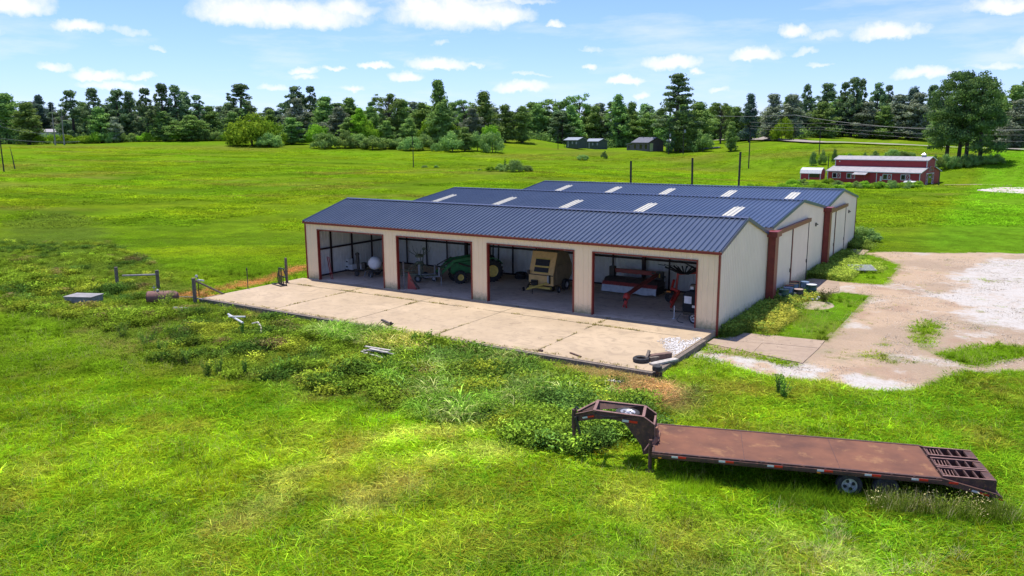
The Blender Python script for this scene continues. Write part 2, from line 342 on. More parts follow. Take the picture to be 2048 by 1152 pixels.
# ------------------------------------------------------------------ sky
SUNV=Vector((-1.1,.50,4.4)).normalized()
SEL=math.asin(SUNV.z); SAZ=math.atan2(SUNV.x,SUNV.y)
def make_sky():
    w=bpy.data.worlds.new('World'); sc.world=w; w.use_nodes=True; t=NT(w); t.n.clear()
    out=t.new('ShaderNodeOutputWorld'); bg=t.new('ShaderNodeBackground'); bg.inputs[1].default_value=SKY_S
    s=t.new('ShaderNodeTexSky'); s.sky_type='NISHITA'; s.sun_disc=False; s.sun_elevation=SEL; s.sun_rotation=SAZ; s.air_density=1.0; s.dust_density=.25; s.ozone_density=1.6; s.altitude=100
    tc=t.new('ShaderNodeTexCoord').outputs['Generated']
    # wobble of the sight direction gives the clouds ragged edges
    def vm(op,a,b=None):
        n=t.n.new('ShaderNodeVectorMath'); n.operation=op
        if hasattr(a,'links'): t.link(a,n.inputs[0])
        else: n.inputs[0].default_value=a
        if b is not None:
            if hasattr(b,'links'): t.link(b,n.inputs[1])
            else: n.inputs[1].default_value=b
        return n
    nz=t.new('ShaderNodeTexNoise',Scale=34.,Detail=8.,Roughness=.62); t.link(tc,nz.inputs['Vector'])
    wob=vm('MULTIPLY',vm('SUBTRACT',nz.outputs['Color'],(.5,.5,.5)).outputs[0],(.034,.034,.026)).outputs[0]
    dirv=vm('ADD',tc,wob).outputs[0]
    nf=t.noise(tc,90,6,.65)
    tot=None
    for (px,py,rx,ry,st) in CLOUDS:
        c=Vector(ray(px,py)).normalized(); h=c.cross(Vector((0,0,1))).normalized(); v=h.cross(c)
        a=t.math('MULTIPLY',vm('DOT_PRODUCT',dirv,tuple(h)).outputs['Value'],CF/rx)
        b=t.math('MULTIPLY',t.math('SUBTRACT',vm('DOT_PRODUCT',dirv,tuple(v)).outputs['Value'],0.),CF/ry)
        b=t.math('MAXIMUM',b,t.math('MULTIPLY',b,-1.7))
        r=t.math('ADD',t.math('MULTIPLY',a,a),t.math('MULTIPLY',b,b))
        k=t.math('SUBTRACT',1.,r)
        ft=vm('DOT_PRODUCT',tc,tuple(c)).outputs['Value']; k=t.math('MULTIPLY',t.math('MULTIPLY',k,t.math('GREATER_THAN',ft,0)),st)
        tot=k if tot is None else t.math('MAXIMUM',tot,k)
    f=t.math('ADD',tot,t.math('MULTIPLY',t.math('SUBTRACT',nf,.5),.7))
    f=t.ramp(f,-.05,.95)
    # thin veils everywhere
    mp=t.new('ShaderNodeMapping'); mp.inputs['Scale'].default_value=(3,3,16); t.link(tc,mp.inputs[0])
    veil=t.math('MULTIPLY',t.ramp(t.noise(mp.outputs[0],2.2,7,.6),.50,.80),.45)
    f=t.math('MAXIMUM',f,veil)
    base=t.mix(1.,s.outputs[0],SKY_T,'MULTIPLY')
    t.link(t.mix(f,base,CLOUD_C),bg.inputs[0]); t.link(bg.outputs[0],out.inputs[0])
SKY_S=.15; SKY_T=(.40,.47,.78); CLOUD_C=(3.9,3.9,4.0)
CLOUDS=[(20,10,70,30,1),(155,55,45,15,.9),(255,62,40,10,.45),(480,28,95,36,1),(590,36,150,36,1),(690,22,65,24,.9),(910,32,150,46,1),(1000,36,75,26,1),(850,14,70,26,1),(940,2,180,10,.7),(1110,46,18,9,.8),(195,153,50,14,.95),(108,137,30,9,.7),(280,154,26,8,.7),(235,172,70,9,.7),
 (610,145,34,10,.8),(612,158,26,8,.7),(672,143,22,7,.8),(754,130,36,10,.95),(880,131,70,15,1),(812,155,38,13,1),(707,179,26,7,.8),(950,131,20,6,.6),(1040,176,60,14,.9),(1178,136,20,7,.8),(1345,128,66,18,1),(1250,164,42,11,1),(1280,188,18,8,.8),(1512,110,54,17,1),(1593,66,30,17,.9),(1650,70,40,10,.5),
 (1782,66,66,21,1),(1850,146,60,13,.8),(1995,132,45,9,.6),(1440,182,18,7,.6),(1395,144,16,8,.8),(2010,12,68,20,1),(1610,104,30,8,.5),(1640,132,26,6,.5),(1060,150,40,5,.4),(545,174,30,8,.6),(880,86,18,8,.4),(315,96,16,7,.5),(1180,97,25,6,.35),(2120,100,80,30,1),(-90,60,70,24,1)]
make_sky()
sun=bpy.data.objects.new('sun',bpy.data.lights.new('sun','SUN')); col.objects.link(sun); sun.data.energy=3.25; sun.data.angle=math.radians(.5); sun.data.color=(1,.94,.85)
sun.rotation_euler=SUNV.to_track_quat('Z','Y').to_euler()
sc.view_settings.view_transform='Standard'; sc.view_settings.look='None'; sc.view_settings.exposure=.90; sc.view_settings.gamma=1
sc.render.engine='CYCLES'; sc.cycles.diffuse_bounces=8; sc.cycles.max_bounces=14; sc.cycles.transparent_max_bounces=8
# ------------------------------------------------------------------ the ground sheet
def gline(a,b,step,far,g=1.09):
    L=list(np.arange(a,b+1e-6,step)); s=step;x=b
    while x<far: s*=g; x+=s; L.append(x)
    s=step;x=a
    while x>-far: s*=g; x-=s; L.insert(0,x)
    return np.array(L)
def grid(xs,ys):
    X,Y=np.meshgrid(xs,ys); nx=len(xs);ny=len(ys); i=np.arange((ny-1)*nx).reshape(ny-1,nx)[:,:-1].ravel()
    return X.ravel(),Y.ravel(),np.c_[i,i+1,i+1+nx,i+nx]
X,Y,F=grid(gline(-25,62,.55,3000),gline(-42,48,.55,3000))
Z=hgt(X,Y)
def groundmat():
    m,t,b=newmat('meadow_ground',1.,0,0.); p=t.new('ShaderNodeNewGeometry').outputs['Position']
    a=t.new('ShaderNodeAttribute',attribute_name='col'); o=a.outputs['Color']
    o=t.mix(t.math('MULTIPLY',t.ramp(t.noise(p,.55,9,.78),.46,.62),.55),o,(.055,.10,.008))
    o=t.mix(t.math('MULTIPLY',t.ramp(t.noise(p,.21,8,.75,.5),.52,.70),.22),o,(.19,.26,.012))
    o=t.mix(t.math('MULTIPLY',t.ramp(t.noise(p,3.,8,.75),.40,.70),.5),o,(.05,.085,.008))
    o=t.mix(t.math('MULTIPLY',t.ramp(t.noise(p,9.,6,.8),.5,.72),.3),o,(.22,.27,.012))
    t.link(o,b.inputs['Base Color']); t.bump(t.noise(p,4,8,.75),.9,.30,b); return m
M['ground']=groundmat()
g=npmesh('meadow_ground',np.c_[X,Y,Z],F,M['ground'],{'col':('FLOAT_COLOR',grass_col(X,Y))}); tag(g,kind='structure')
g.data.shade_smooth()
# drive: gravel, sand and white rock over the ground
X,Y,F=grid(np.arange(29.6,80,.22),np.arange(-8,56,.22)); m_=drive_mask(X,Y); m_=np.where((X<30.45)&(Y<.0),-1,m_)
keep=(m_[F]>0).any(1); F=F[keep]; used=np.unique(F); mp_=np.full(len(X),-1); mp_[used]=np.arange(len(used)); F=mp_[F]; X=X[used];Y=Y[used];m_=m_[used]
Z=hgt(X,Y)+.015+.03*np.clip(m_,-.5,1.2)/1.2-.01
n1=fbm(X,Y,5,61);n2=fbm(X,Y,1.4,62);n3=fbm(X,Y,2.8,63)
c=np.tile(np.array([.43,.31,.20]),(len(X),1))
c=mixc(c,np.array([.34,.25,.165]),ss(.45,.68,n1)); w=ss(-1.5,1.,sd(X,Y,WHITE)+(n3-.5)*5); w=np.maximum(w,ss(.8,-.4,Y-(-2.6-(X-31)*.13)+(n3-.5)*2)*ss(.25,.5,n2)); w=np.maximum(w,ss(.56,.7,n3)*.6)
wv=w; c=mixc(c,np.array([.32,.21,.135]),ss(.62,.75,fbm(X,Y,3.6,64))*.7*(1-w)); c=mixc(c,np.array([.30,.25,.15]),ss(.66,.76,n2)*.6)
c=mixc(c,np.array([.26,.25,.08]),ss(.25,-.2,m_)*.6)
def drivemat():
    m,t,b=newmat('gravel_surface',.95,0,.2); p=t.new('ShaderNodeNewGeometry').outputs['Position']
    o=t.new('ShaderNodeAttribute',attribute_name='col').outputs['Color']
    wa_=t.new('ShaderNodeAttribute',attribute_name='rock').outputs['Fac']; ea=t.new('ShaderNodeAttribute',attribute_name='edge').outputs['Fac']
    nn=t.math('MULTIPLY',t.math('SUBTRACT',t.noise(p,1.6,9,.75),.5),2.6)
    o=t.mix(t.ramp(t.math('ADD',wa_,nn),.30,1.0),o,(.49,.46,.41))
    o=t.mix(t.math('MULTIPLY',t.ramp(t.noise(p,.9,9,.75,1.),.56,.66),.55),o,(.22,.17,.115))
    o=t.mix(t.math('MULTIPLY',t.ramp(t.math('SUBTRACT',t.math('MULTIPLY',nn,.5),ea),-.35,.05),.7),o,(.17,.17,.05))
    o=t.mix(t.math('MULTIPLY',t.ramp(t.noise(p,7,7,.8),.45,.7),.45),o,(.19,.145,.105)); o=t.mix(t.math('MULTIPLY',t.ramp(t.noise(p,16,5,.8),.55,.7),.5),o,(.56,.53,.49))
    t.link(o,b.inputs['Base Color']); t.bump(t.noise(p,18,5,.8),.6,.03,b); return m
M['drive']=drivemat()
tag(npmesh('gravel_drive',np.c_[X,Y,Z],F,M['drive'],{'col':('FLOAT_COLOR',c),'rock':('FLOAT',wv),'edge':('FLOAT',m_)}),kind='structure').data.shade_smooth()
gp=[gnd(*q)[:2] for q in ((1955,381,150),(2010,376,158),(2120,378,155),(2130,392,130),(2060,390,132),(1990,385,140))]
xs=np.arange(min(q[0] for q in gp)-1,max(q[0] for q in gp)+1,.5); ys=np.arange(min(q[1] for q in gp)-1,max(q[1] for q in gp)+1,.5); X,Y,F=grid(xs,ys); m_=sd(X,Y,gp)+(fbm(X,Y,3,66)-.5)*2.; F=F[(m_[F]>0).any(1)]
tag(npmesh('gravel_patch',np.c_[X,Y,hgt(X,Y)+.12],F,mat('far_gravel',(.46,.38,.31),(.55,.52,.47),.4,rough=.95)),kind='structure')
# concrete slab in front with joints, floor inside, pads
sx=[-.5,6.1,12.2,18.3,24.4,30.4]
b=MB(); b.box(-.5,30.4,-8.55,-.06,-.5,0.); s_=b.build('concrete_apron',M['slab']); tag(s_,kind='structure')
b=MB(); b.box(.03,30.45,-.05,9.0,-.5,.012); tag(b.build('shed_floor',M['floor']),kind='structure')
M['joint']=mat('joint_dirt',(.10,.085,.05),(.16,.13,.08),5,rough=.95)
M['weedcol']=None
b=MB()
jr=random.Random(4)
for x in sx[1:-1]:
    y=-8.5
    while y<-.3:
        l=jr.uniform(.3,1.0); w=jr.uniform(.012,.035)
        if jr.random()<.85: b.box(x-w,x+w,y,min(y+l,-.1),.001,.004)
        y+=l
x=-.4
while x<30.3:
    l=jr.uniform(.3,1.2); w=jr.uniform(.012,.045)
    if jr.random()<.85: b.box(x,min(x+l,30.35),-2.1-w,-2.1+w,.001,.004)
    x+=l
tag(b.build('slab_joints',M['joint']),kind='structure')
b=MB(); b.box(-.62,30.5,-8.75,-8.56,-.5,-.02); b.box(30.41,30.62,-8.56,-2.0,-.5,-.03)
tag(b.build('slab_kerb_board',M['wood']),kind='structure')
def pad(poly,zo,name):
    zs=[hz(*q)+zo for q in poly]; v=[(x,y,z) for (x,y),z in zip(poly,zs)]+[(x,y,z-.3) for (x,y),z in zip(poly,zs)]; n=len(poly)
    mb=MB(); mb.add(v,[tuple(range(n))]+[(i,i+n,(i+1)%n+n,(i+1)%n) for i in range(n)]); tag(mb.build(name,M['pad']),kind='structure')
pad([(30.55,-.5),(30.55,-1.7),(33.0,-2.25),(32.9,-.25),(31.4,-.65)],.05,'entry_pad')
pad([(31.45,-.62),(32.93,-.23),(32.85,1.55),(31.5,1.4)],.052,'entry_pad')
pad([(32.95,-.22),(33.05,-2.26),(35.45,-2.75),(35.55,.25)],.06,'entry_pad')
pad([(32.92,-.18),(35.55,.3),(35.5,1.9),(32.88,1.56)],.06,'entry_pad')
pad([(31.0,13.2),(32.1,13.4),(32.0,20.3),(31.0,20.3)],.05,'door_pad')
pad([(32.14,13.4),(33.6,16.0),(33.5,17.0),(32.9,19.9),(32.05,20.2)],.055,'door_pad')
pad([(31.0,33.6),(32.4,33.8),(32.4,36.6),(31.0,36.6)],.05,'door_pad')
# ------------------------------------------------------------------ metal buildings
P_=.3048
def rib_stations(a,b,ribw=.05,top=.026,h=.03,pitch=P_,extra=()):
    out=[(a,0.)]
    k=math.ceil((a+.02)/pitch)
    while k*pitch<b-.08:
        x=k*pitch
        if x-ribw>a+.005: out+=[(x-ribw,0.),(x-top,h),(x+top,h),(x+ribw,0.)]
        k+=1
    out.append((b,0.)); return [q for q in out if q[0]<=b+1e-6]
def rib_wall(mb,axis,fix,sign,a,b,z0,z1,h=.022,pitch=P_):
    """ribbed sheet in the plane axis=fix, ribs point to sign; z0/z1 numbers or functions of the station"""
    f0=z0 if callable(z0) else (lambda s:z0); f1=z1 if callable(z1) else (lambda s:z1)
    S=rib_stations(a,b,h=h,pitch=pitch); v=[];f=[]
    for s,o in S:
        for z in (f0(s),f1(s)):
            v.append((s,fix+sign*o,z) if axis=='y' else (fix+sign*o,s,z))
    for i in range(len(S)-1): f.append((2*i,2*i+2,2*i+3,2*i+1))
    mb.add(v,f)
def rib_roof(mb,x0,x1,ya,za,yb,zb,h=.065,off=0.,pitch=P_):
    S=rib_stations(x0,x1,.058,.016,h,pitch); v=[];f=[]; d=math.hypot(yb-ya,zb-za); ny,nz=-(zb-za)/d,(yb-ya)/d
    if nz<0: ny,nz=-ny,-nz
    for s,o in S:
        o+=off; v.append((s,ya+ny*o,za+nz*o)); v.append((s,yb+ny*o,zb+nz*o))
    for i in range(len(S)-1): f.append((2*i,2*i+2,2*i+3,2*i+1))
    mb.add(v,f)
def gable_building(root,x0,x1,y0,y1,H,R,right=True,front_y=None,zb=-.45):
    ym=(y0+y1)/2; zt=lambda y: H+(R-H)*(1-abs(y-ym)/(ym-y0))-.03
    w=MB(); rib_wall(w,'x',x1,1,y0,y1,zb,zt); rib_wall(w,'x',x0,-1,y0,y1,zb,zt); 
    for s_ in (x0,x1):                 # peak closes between stations
        w.add([(s_,ym-.2,zt(ym-.2)),(s_,ym+.2,zt(ym+.2)),(s_,ym,R-.01)],[(0,1,2)])
    rib_wall(w,'y',y1,1,x0,x1,zb,H-.03)
    w.build('wall',M['wallside'],root)
    ov=.10; sl=(R-H)/(ym-y0)
    r=MB(); rib_roof(r,x0-ov,x1+ov,y0-.12,H-.12*sl,ym,R); rib_roof(r,x0-ov,x1+ov,y1+.12,H-.12*sl,ym,R); rf=r.build('roof',M['roof'],root)
    t=MB(); t.prism([(ym-.18,R-.18*sl+.080),(ym,R+.084),(ym+.18,R-.18*sl+.080),(ym+.18,R-.18*sl+.092),(ym,R+.096),(ym-.18,R-.18*sl+.092)],x0-ov-.01,x1+ov+.01,'x'); t.build('ridge_cap',M['navytrim'],rf)
    for xx,s_ in ((x1+ov,1),(x0-ov-.03,1)):
        for ya,yb in ((y0-.13,ym),(ym,y1+.13)):
            za,zb_=(H-.13*sl,R) if yb==ym else (R,H-.13*sl)
            MB().prism([(ya,za-.12),(yb,zb_-.12),(yb,zb_+.085),(ya,za+.085)],xx,xx+.03,'x').build('rake_trim',M['navytrim'],rf)
    return rf
D1,H1,R1,L1=9.03,4.22,5.50,30.48
shed=thing('equipment_shed','long cream open-fronted metal shed with four bays and navy ribbed roof behind the concrete slab','shed')
rf=gable_building(shed,0,L1,0,D1,H1,R1)
OP=[(1.18,7.45),(8.59,14.77),(15.90,21.99),(23.14,29.33)]; HO=3.675
w=MB(); e=0
edges=[0]+[v for o in OP for v in o]+[L1]
for i in range(0,len(edges),2): rib_wall(w,'y',0,-1,edges[i],edges[i+1],-.02,H1-.02)
for a,b in OP: rib_wall(w,'y',0,-1,a,b,HO,H1-.02)
w.build('front_wall',M['wall'],shed)
w=MB(); rib_wall(w,'y',.10,1,0.05,L1-.05,0,H1-.02) if False else None
for i in range(0,len(edges),2): w.box(edges[i]+.02,edges[i+1]-.02,.03,.12,-.02,H1-.1)   # back of piers
for a,b in OP: w.box(a-.02,b+.02,.03,.115,HO+.02,H1-.1)
rib_wall(w,'x',.04,1,.13,D1-.06,0,H1); rib_wall(w,'x',L1-.04,-1,.13,D1-.06,0,H1); rib_wall(w,'y',D1-.04,-1,.06,L1-.06,0,H1)
w.build('inner_lining',M['inner'],shed)
t=MB()
for a,b in OP:
    t.box(a-.0,a+.07,-.055,.16,0.013,HO); t.box(b-.07,b,-.055,.16,.013,HO); t.box(a-.0,b,-.057,.16,HO-.07,HO+.003)
t.build('opening_trim',M['red'],shed)
t=MB(); t.box(-.14,L1+.14,-.17,-.125,H1-.17,H1-.055); t.box(-.05,L1+.05,-.06,-.03,H1-.2,H1-.10)
t.build('eave_trim',M['red'],shed)
for x in (-.05,L1-.05):
    t=MB(); t.box(x,x+.10,-.05,.06,-.3,H1-.21); t.build('corner_trim',M['red'],shed)
t=MB(); t.box(L1-.02,L1+.05,D1-.12,D1+.04,-.3,H1-.15); t.build('corner_trim',M['wallside'],shed,label='cream corner strip')
for z in (.013,1.95,3.35):
    z1_=.10 if z<1 else z+.12
    MB().box(.205,L1-.205,D1-.22,D1-.08,z,z1_).build('wall_girt',M['steel'],shed); MB().box(.08,.2,.2,D1-.1,z,z1_).build('wall_girt',M['steel'],shed); MB().box(L1-.2,L1-.08,.2,D1-.1,z,z1_).build('wall_girt',M['steel'],shed)
for x in (.18,8.0,15.35,22.6,L1-.35): MB().box(x-.10,x+.10,D1-.46,D1-.24,.012,H1-.05).build('column',M['steel'],shed)
for k in range(1,15):
    x=k*2.03
    if min(abs(x-q) for q in (8.0,15.35,22.6))>.5: MB().box(x-.045,x+.045,D1-.30,D1-.225,.10,H1-.05).build('wall_stud',M['steel'],shed)
for y in (2.2,4.4,6.6): MB().box(.205,.29,y-.06,y+.06,.10,H1+.3).build('wall_stud',M['steel'],shed)
for x in (8.0,15.35,22.6): MB().prism([(.2,H1-.35),(4.51,R1-.30),(D1-.3,H1-.35),(D1-.3,H1-.12),(4.51,R1-.05),(.2,H1-.12)],x-.07,x+.07,'x').build('roof_beam',M['steel'],shed)
for y in (1.2,2.4,3.6,5.4,6.6,7.8): z=H1+(R1-H1)*(1-abs(y-4.515)/4.515)-.16; MB().box(.1,L1-.1,y-.03,y+.03,z,z+.13).build('purlin',M['steel'],shed)
def skylight(parent,xc,w,ya,yb,y0,H,ym,R):
    sl=(R-H)/(ym-y0); b=MB(); x0=round((xc-w/2)/P_)*P_-.04; x1=x0+round(w/P_)*P_+.08
    rib_roof(b,x0,x1,ya,H+(ya-y0)*sl,yb,H+(yb-y0)*sl,.065,.006)
    b.build('skylight',M['sky'],parent)
def warehouse(label,x0,x1,y0,y1,H,R,sks,skw,ska,skb,track,doors,lightp):
    root=thing('warehouse',label,'warehouse',group=None)
    rf=gable_building(root,x0,x1,y0,y1,H,R); ym=(y0+y1)/2
    w=MB(); rib_wall(w,'y',y0,-1,x0,x1,-.4,H-.03); w.build('front_wall',M['wall'],root)
    for x in sks: skylight(rf,x,skw,ska,skb,y0,H,ym,R)
    (ta,tb,tz)=track; MB().box(x1+.03,x1+.27,ta,tb,tz,tz+.10).box(x1+.22,x1+.30,ta,tb,tz-.14,tz+.12).build('door_track',M['redbrown'],root)
    for a,b_,jam in doors:
        d=MB(); rib_wall(d,'x',x1+.12,1,a,b_,-.28,tz-.02,h=.016,pitch=.1524*1.5); d.box(x1+.06,x1+.115,a+.02,b_-.02,-.28,tz-.03); d=d.build('sliding_door',M['wallside'],root)
        MB().box(x1+.10,x1+.165,a-.08,a+.10,-.28,tz-.02).build('door_edge',M['steel' if not jam else 'redbrown'],d)
        MB().box(x1+.10,x1+.155,b_-.02,b_+.06,-.28,tz-.02).build('door_edge',M['steel'],d)
        MB().box(x1+.15,x1+.2,b_-.35,b_-.31,1.0,1.25).build('handle',M['dark'],d)
    y,z=lightp; MB().box(x1+.03,x1+.12,y-.25,y-.14,z-.12,z+.15).build('wall_box',M['dark'],root); MB().box(x1+.03,x1+.1,y+.05,y+.3,z-.02,z+.04).box(x1+.1,x1+.16,y+.12,y+.22,z-.05,z+.02).build('wall_lamp',M['dark'],root)
    MB().box(x1-.02,x1+.05,y1-.1,y1+.04,-.4,H-.2).build('corner_trim',M['redbrown'],root)
    return root
wa=warehouse('cream metal warehouse with navy roof, middle one of the three joined buildings',.26,30.5,9.85,25.86,4.49,5.57,[2.4,8.5,14.6,20.7,26.9],.92,12.1,15.0,(11.0,19.7,4.10),[(10.45,14.85,False),(14.93,19.7,True)],(22.6,3.45))
wb=warehouse('cream metal warehouse with a navy roof standing rearmost of the three joined buildings',.85,30.48,25.93,40.15,4.40,5.43,[4.8,10.3,15.8,21.4,26.9],.92,28.5,31.4,(26.8,34.3,4.08),[(27.0,29.65,False),(29.75,34.2,True)],(36.3,3.3))
MB().prism([(10.0,-.1),(10.3,-.1),(10.3,4.0),(10.0,4.0)],30.55,30.62,'x').build('wall_panel',M['wallside'],wa)
# red downspout columns at the valleys
for (a,b_,z1,par) in ((9.05,9.80,3.98,wa),(25.35,26.05,4.18,wb)):
    dc=MB().box(30.56,31.0,a,b_,-.38,z1).build('downspout_column',M['redbrown'],par)
    MB().box(30.5,31.12,a-.18,b_+.18,z1+.003,z1+.34).build('capital',M['redbrown'],dc)
    MB().box(.3,30.49,(9.16 if a<10 else 25.87),(9.72 if a<10 else 25.92),3.9 if a<10 else 4.2,4.12 if a<10 else 4.3).build('valley_gutter',M['steel'],par)
# ------------------------------------------------------------------ red monitor barn
BA=-.228; bx,by,bz=25.824,145.585,-.41
barn=thing('barn','red barn with raised centre roof, white trim and X-braced shutters in the far field','barn',(bx,by,bz),BA)
# local axes: x runs along the long front (negative = left), y to the back
Lb,W1,W2,he,h1,h2,hp=19.67,3.69,4.78,2.6,3.51,5.09,5.76; WT=2*W1+W2
w=MB()
w.prism([(0,-.2),(WT,-.2),(WT,he),(WT-W1,h1),(WT-W1,h2),(WT/2,hp),(W1,h2),(W1,h1),(0,he)],-Lb,0,'x'); w.build('wall',M['barnred'],barn)
def slab_(mb,ya,za,yb,zb_,x0,x1,th=.10): mb.prism([(ya,za),(yb,zb_),(yb,zb_+th),(ya,za+th)],x0,x1,'x')
r=MB(); slab_(r,-.3,he-.06,W1-.01,h1+.02,-Lb-.25,.25); slab_(r,WT-W1+.01,h1+.02,WT+.3,he-.06,-Lb-.25,.25); slab_(r,W1-.3,h2-.06,WT/2,hp+.02,-Lb-.25,.25); slab_(r,WT/2,hp+.02,WT-W1+.3,h2-.06,-Lb-.25,.25)
br=r.build('roof',M['barnroof'],barn)
t=MB()
for x in (-Lb,0):
    s_=1 if x==0 else -1; xa,xb=(x+.26,x+.31) if s_>0 else (x-.31,x-.26)
    for (a,za,b_,zb_) in ((-.32,he-.1,W1,h1),(WT-W1,h1,WT+.32,he-.1),(W1-.32,h2-.1,WT/2,hp),(WT/2,hp,WT-W1+.32,h2-.1)): slab_(t,a,za-.02,b_,zb_,xa,xb,.18)
    for y in (0,W1,WT-W1,WT): 
        t.box(x-.06 if s_>0 else x-.03,x+.03 if s_>0 else x+.06,y-.04,y+.08,0 if y in (0,WT) else h1+.1,he-.1 if y in (0,WT) else h2-.1)
t.box(-.12,.0,-.03,-.01,0,he-.1); t.box(-Lb,-Lb+.14,-.03,-.01,0,he-.1); t.box(-8.9,-8.75,-.03,-.01,0,he-.1)
t.box(-Lb,-Lb+.14,W1-.03,W1-.01,h1+.12,h2-.1); t.box(-.12,0,W1-.03,W1-.01,h1+.12,h2-.1)
t.box(-Lb-.25,.25,-.33,-.30,he-.11,he+.04); t.box(-Lb-.25,.25,W1-.33,W1-.30,h2-.11,h2+.02)
t.build('white_trim',M['white'],barn)
for xw in (-17.6,-14.4,-6.6,-2.9):
    f=MB().box(xw-.95,xw+.95,-.06,-.005,1.0,1.12).box(xw-.95,xw+.95,-.06,-.005,2.12,2.24).box(xw-.95,xw-.83,-.058,-.005,1.12,2.12).box(xw-.02,xw+.1,-.058,-.005,1.12,2.12).build('window_frame',M['white'],barn)
    MB().box(xw-.83,xw-.02,-.03,-.008,1.12,2.12).build('pane',M['glass'],f)
    s2=MB().box(xw+.83,xw+.95,-.057,-.005,1.12,2.12).bar((xw+.1,-.04,1.12),(xw+.83,-.04,2.12),.04,.11,(0,1,0)).bar((xw+.1,-.045,2.12),(xw+.83,-.045,1.12),.04,.11,(0,1,0)).build('shutter',M['white'],barn)
    s2.rotation_euler=(0,0,0)
MB().box(-8.1,-7.7,-.05,-.005,.7,1.7).build('electric_box',M['white'],barn)
MB().box(-11.35,-10.45,-.05,-.006,0,2.0).build('door',M['barnred'],barn)
aw=MB(); slab_(aw,-1.7,1.95,-.04,2.45,-13.5,-10.6,.08); aw.build('awning',M['barnroof'],barn)
[MB().box(x,x+.1,-1.6,-1.5,0,1.96).build('awning_post',M['barnred'],barn) for x in (-13.4,-10.8)]
# gable door with braced leaves
def leaf(y0,y1):
    b=MB().box(.02,.07,y0,y1,.05,.17).box(.02,.07,y0,y1,2.2,2.32).box(.022,.068,y0,y0+.1,.17,2.2).box(.022,.068,y1-.1,y1,.17,2.2).box(.022,.068,y0+.1,y1-.1,1.13,1.23)
    b.bar((.04,y0+.1,.17),(.04,y1-.1,1.13),.04,.1,(1,0,0)).bar((.04,y1-.1,1.23),(.04,y0+.1,2.2),.04,.1,(1,0,0)); return b
yc=WT/2-.2
leaf(yc-2.35,yc-1.2).build('door_leaf',M['white'],barn); leaf(yc+1.2,yc+2.35).build('door_leaf',M['white'],barn)
MB().box(.005,.04,yc-1.18,yc+1.18,0,2.2).build('doorway',M['glass'],barn)
[MB().box(.045,.07,y,y+.25,1.35,1.75).build('door_sign',M['white'],barn) for y in (yc-.45,yc+.2)]
MB().box(.02,.08,yc-2.4,yc+2.4,2.33,2.45).build('door_header',M['white'],barn)
a_=MB()
for k in range(12):
    t0=PI*k/12;t1=PI*(k+1)/12; a_.bar((.05,WT/2+1.25*math.cos(t0),2.75+1.05*math.sin(t0)),(.05,WT/2+1.25*math.cos(t1),2.75+1.05*math.sin(t1)),.05,.28,(1,0,0))
a_.build('arch_sign',mat('arch_wood',(.42,.33,.22),(.5,.42,.3),4),barn)
MB().box(.02,.09,WT/2-.62,WT/2-.1,3.0,3.35).box(.02,.09,WT/2+.1,WT/2+.62,2.98,3.33).box(.02,.08,WT/2-.7,WT/2+.7,2.8,2.92).build('emblem',mat('emblem_wood',(.25,.16,.10)),barn)
MB().lathe([(0.001,-.02),(.14,-.02),(.16,.05),(.001,.06)],(-Lb+1.0,W1-.08,h2-.45),'y',10).build('wall_lamp',M['white'],barn)
cu=MB().box(-1.9,-1.2,WT/2-.35,WT/2+.35,hp-.1,hp+.5).build('cupola',M['grey'],barn)
MB().add([(-2.0,WT/2-.45,hp+.5),(-1.1,WT/2-.45,hp+.5),(-1.1,WT/2+.45,hp+.5),(-2.0,WT/2+.45,hp+.5),(-1.55,WT/2,hp+.95)],[(0,1,2,3),(0,1,4),(1,2,4),(2,3,4),(3,0,4)]).build('cupola_roof',M['silver'],cu)
# small red shed with round white roof left of the barn
q=at(1641,356,172); z=hz(q[0],q[1]); z=max(z,q[2]-.3)
ms=thing('garden_shed','small red shed with rounded white gambrel roof left of the barn','shed',(q[0],q[1],z-.1),BA+.12)
pr_=[(0,0),(2.9,0),(2.9,1.35),(2.55,2.0),(1.45,2.45),(.35,2.0),(0,1.35)]
MB().prism(pr_,-4.4,0,'x').build('wall',M['barnred'],ms)
b=MB(); pts=[(-.12,1.30),(.30,2.04),(1.45,2.52),(2.6,2.04),(3.02,1.30)]
for (a,za),(c2,zc) in zip(pts[:-1],pts[1:]): b.prism([(a,za),(c2,zc),(c2,zc+.07),(a,za+.07)],-4.55,.12,'x')
b.build('roof',M['white'],ms)
[MB().box(x,x+.13,-.04,-.005,0,1.3).build('white_trim',M['white'],ms) for x in (-4.42,-.12,-2.6)]
MB().box(-2.5,-.3,-.05,-.006,.5,1.25).build('window',M['glass'],ms)
# propane tank at the barn
q=at(1820,371,160); zt_=max(hz(q[0],q[1]),q[2])
pt=thing('propane_tank','white rounded propane tank lying in weeds beside the barn','tank',(q[0],q[1],zt_-.1),BA)
MB().lathe([(.02,-1.35),(.28,-1.25),(.42,-1.0),(.42,1.0),(.28,1.25),(.02,1.35)],(0,0,.62),'x',14).build('vessel',M['white'],pt,smooth=True)
MB().lathe([(.16,1.0),(.16,1.2),(.02,1.24)],(0,0,0),'z',10).build('valve_dome',M['white'],pt)
for x in (-.8,.8): MB().box(x-.08,x+.08,-.3,.3,0,.26).build('foot',M['grey'],pt)
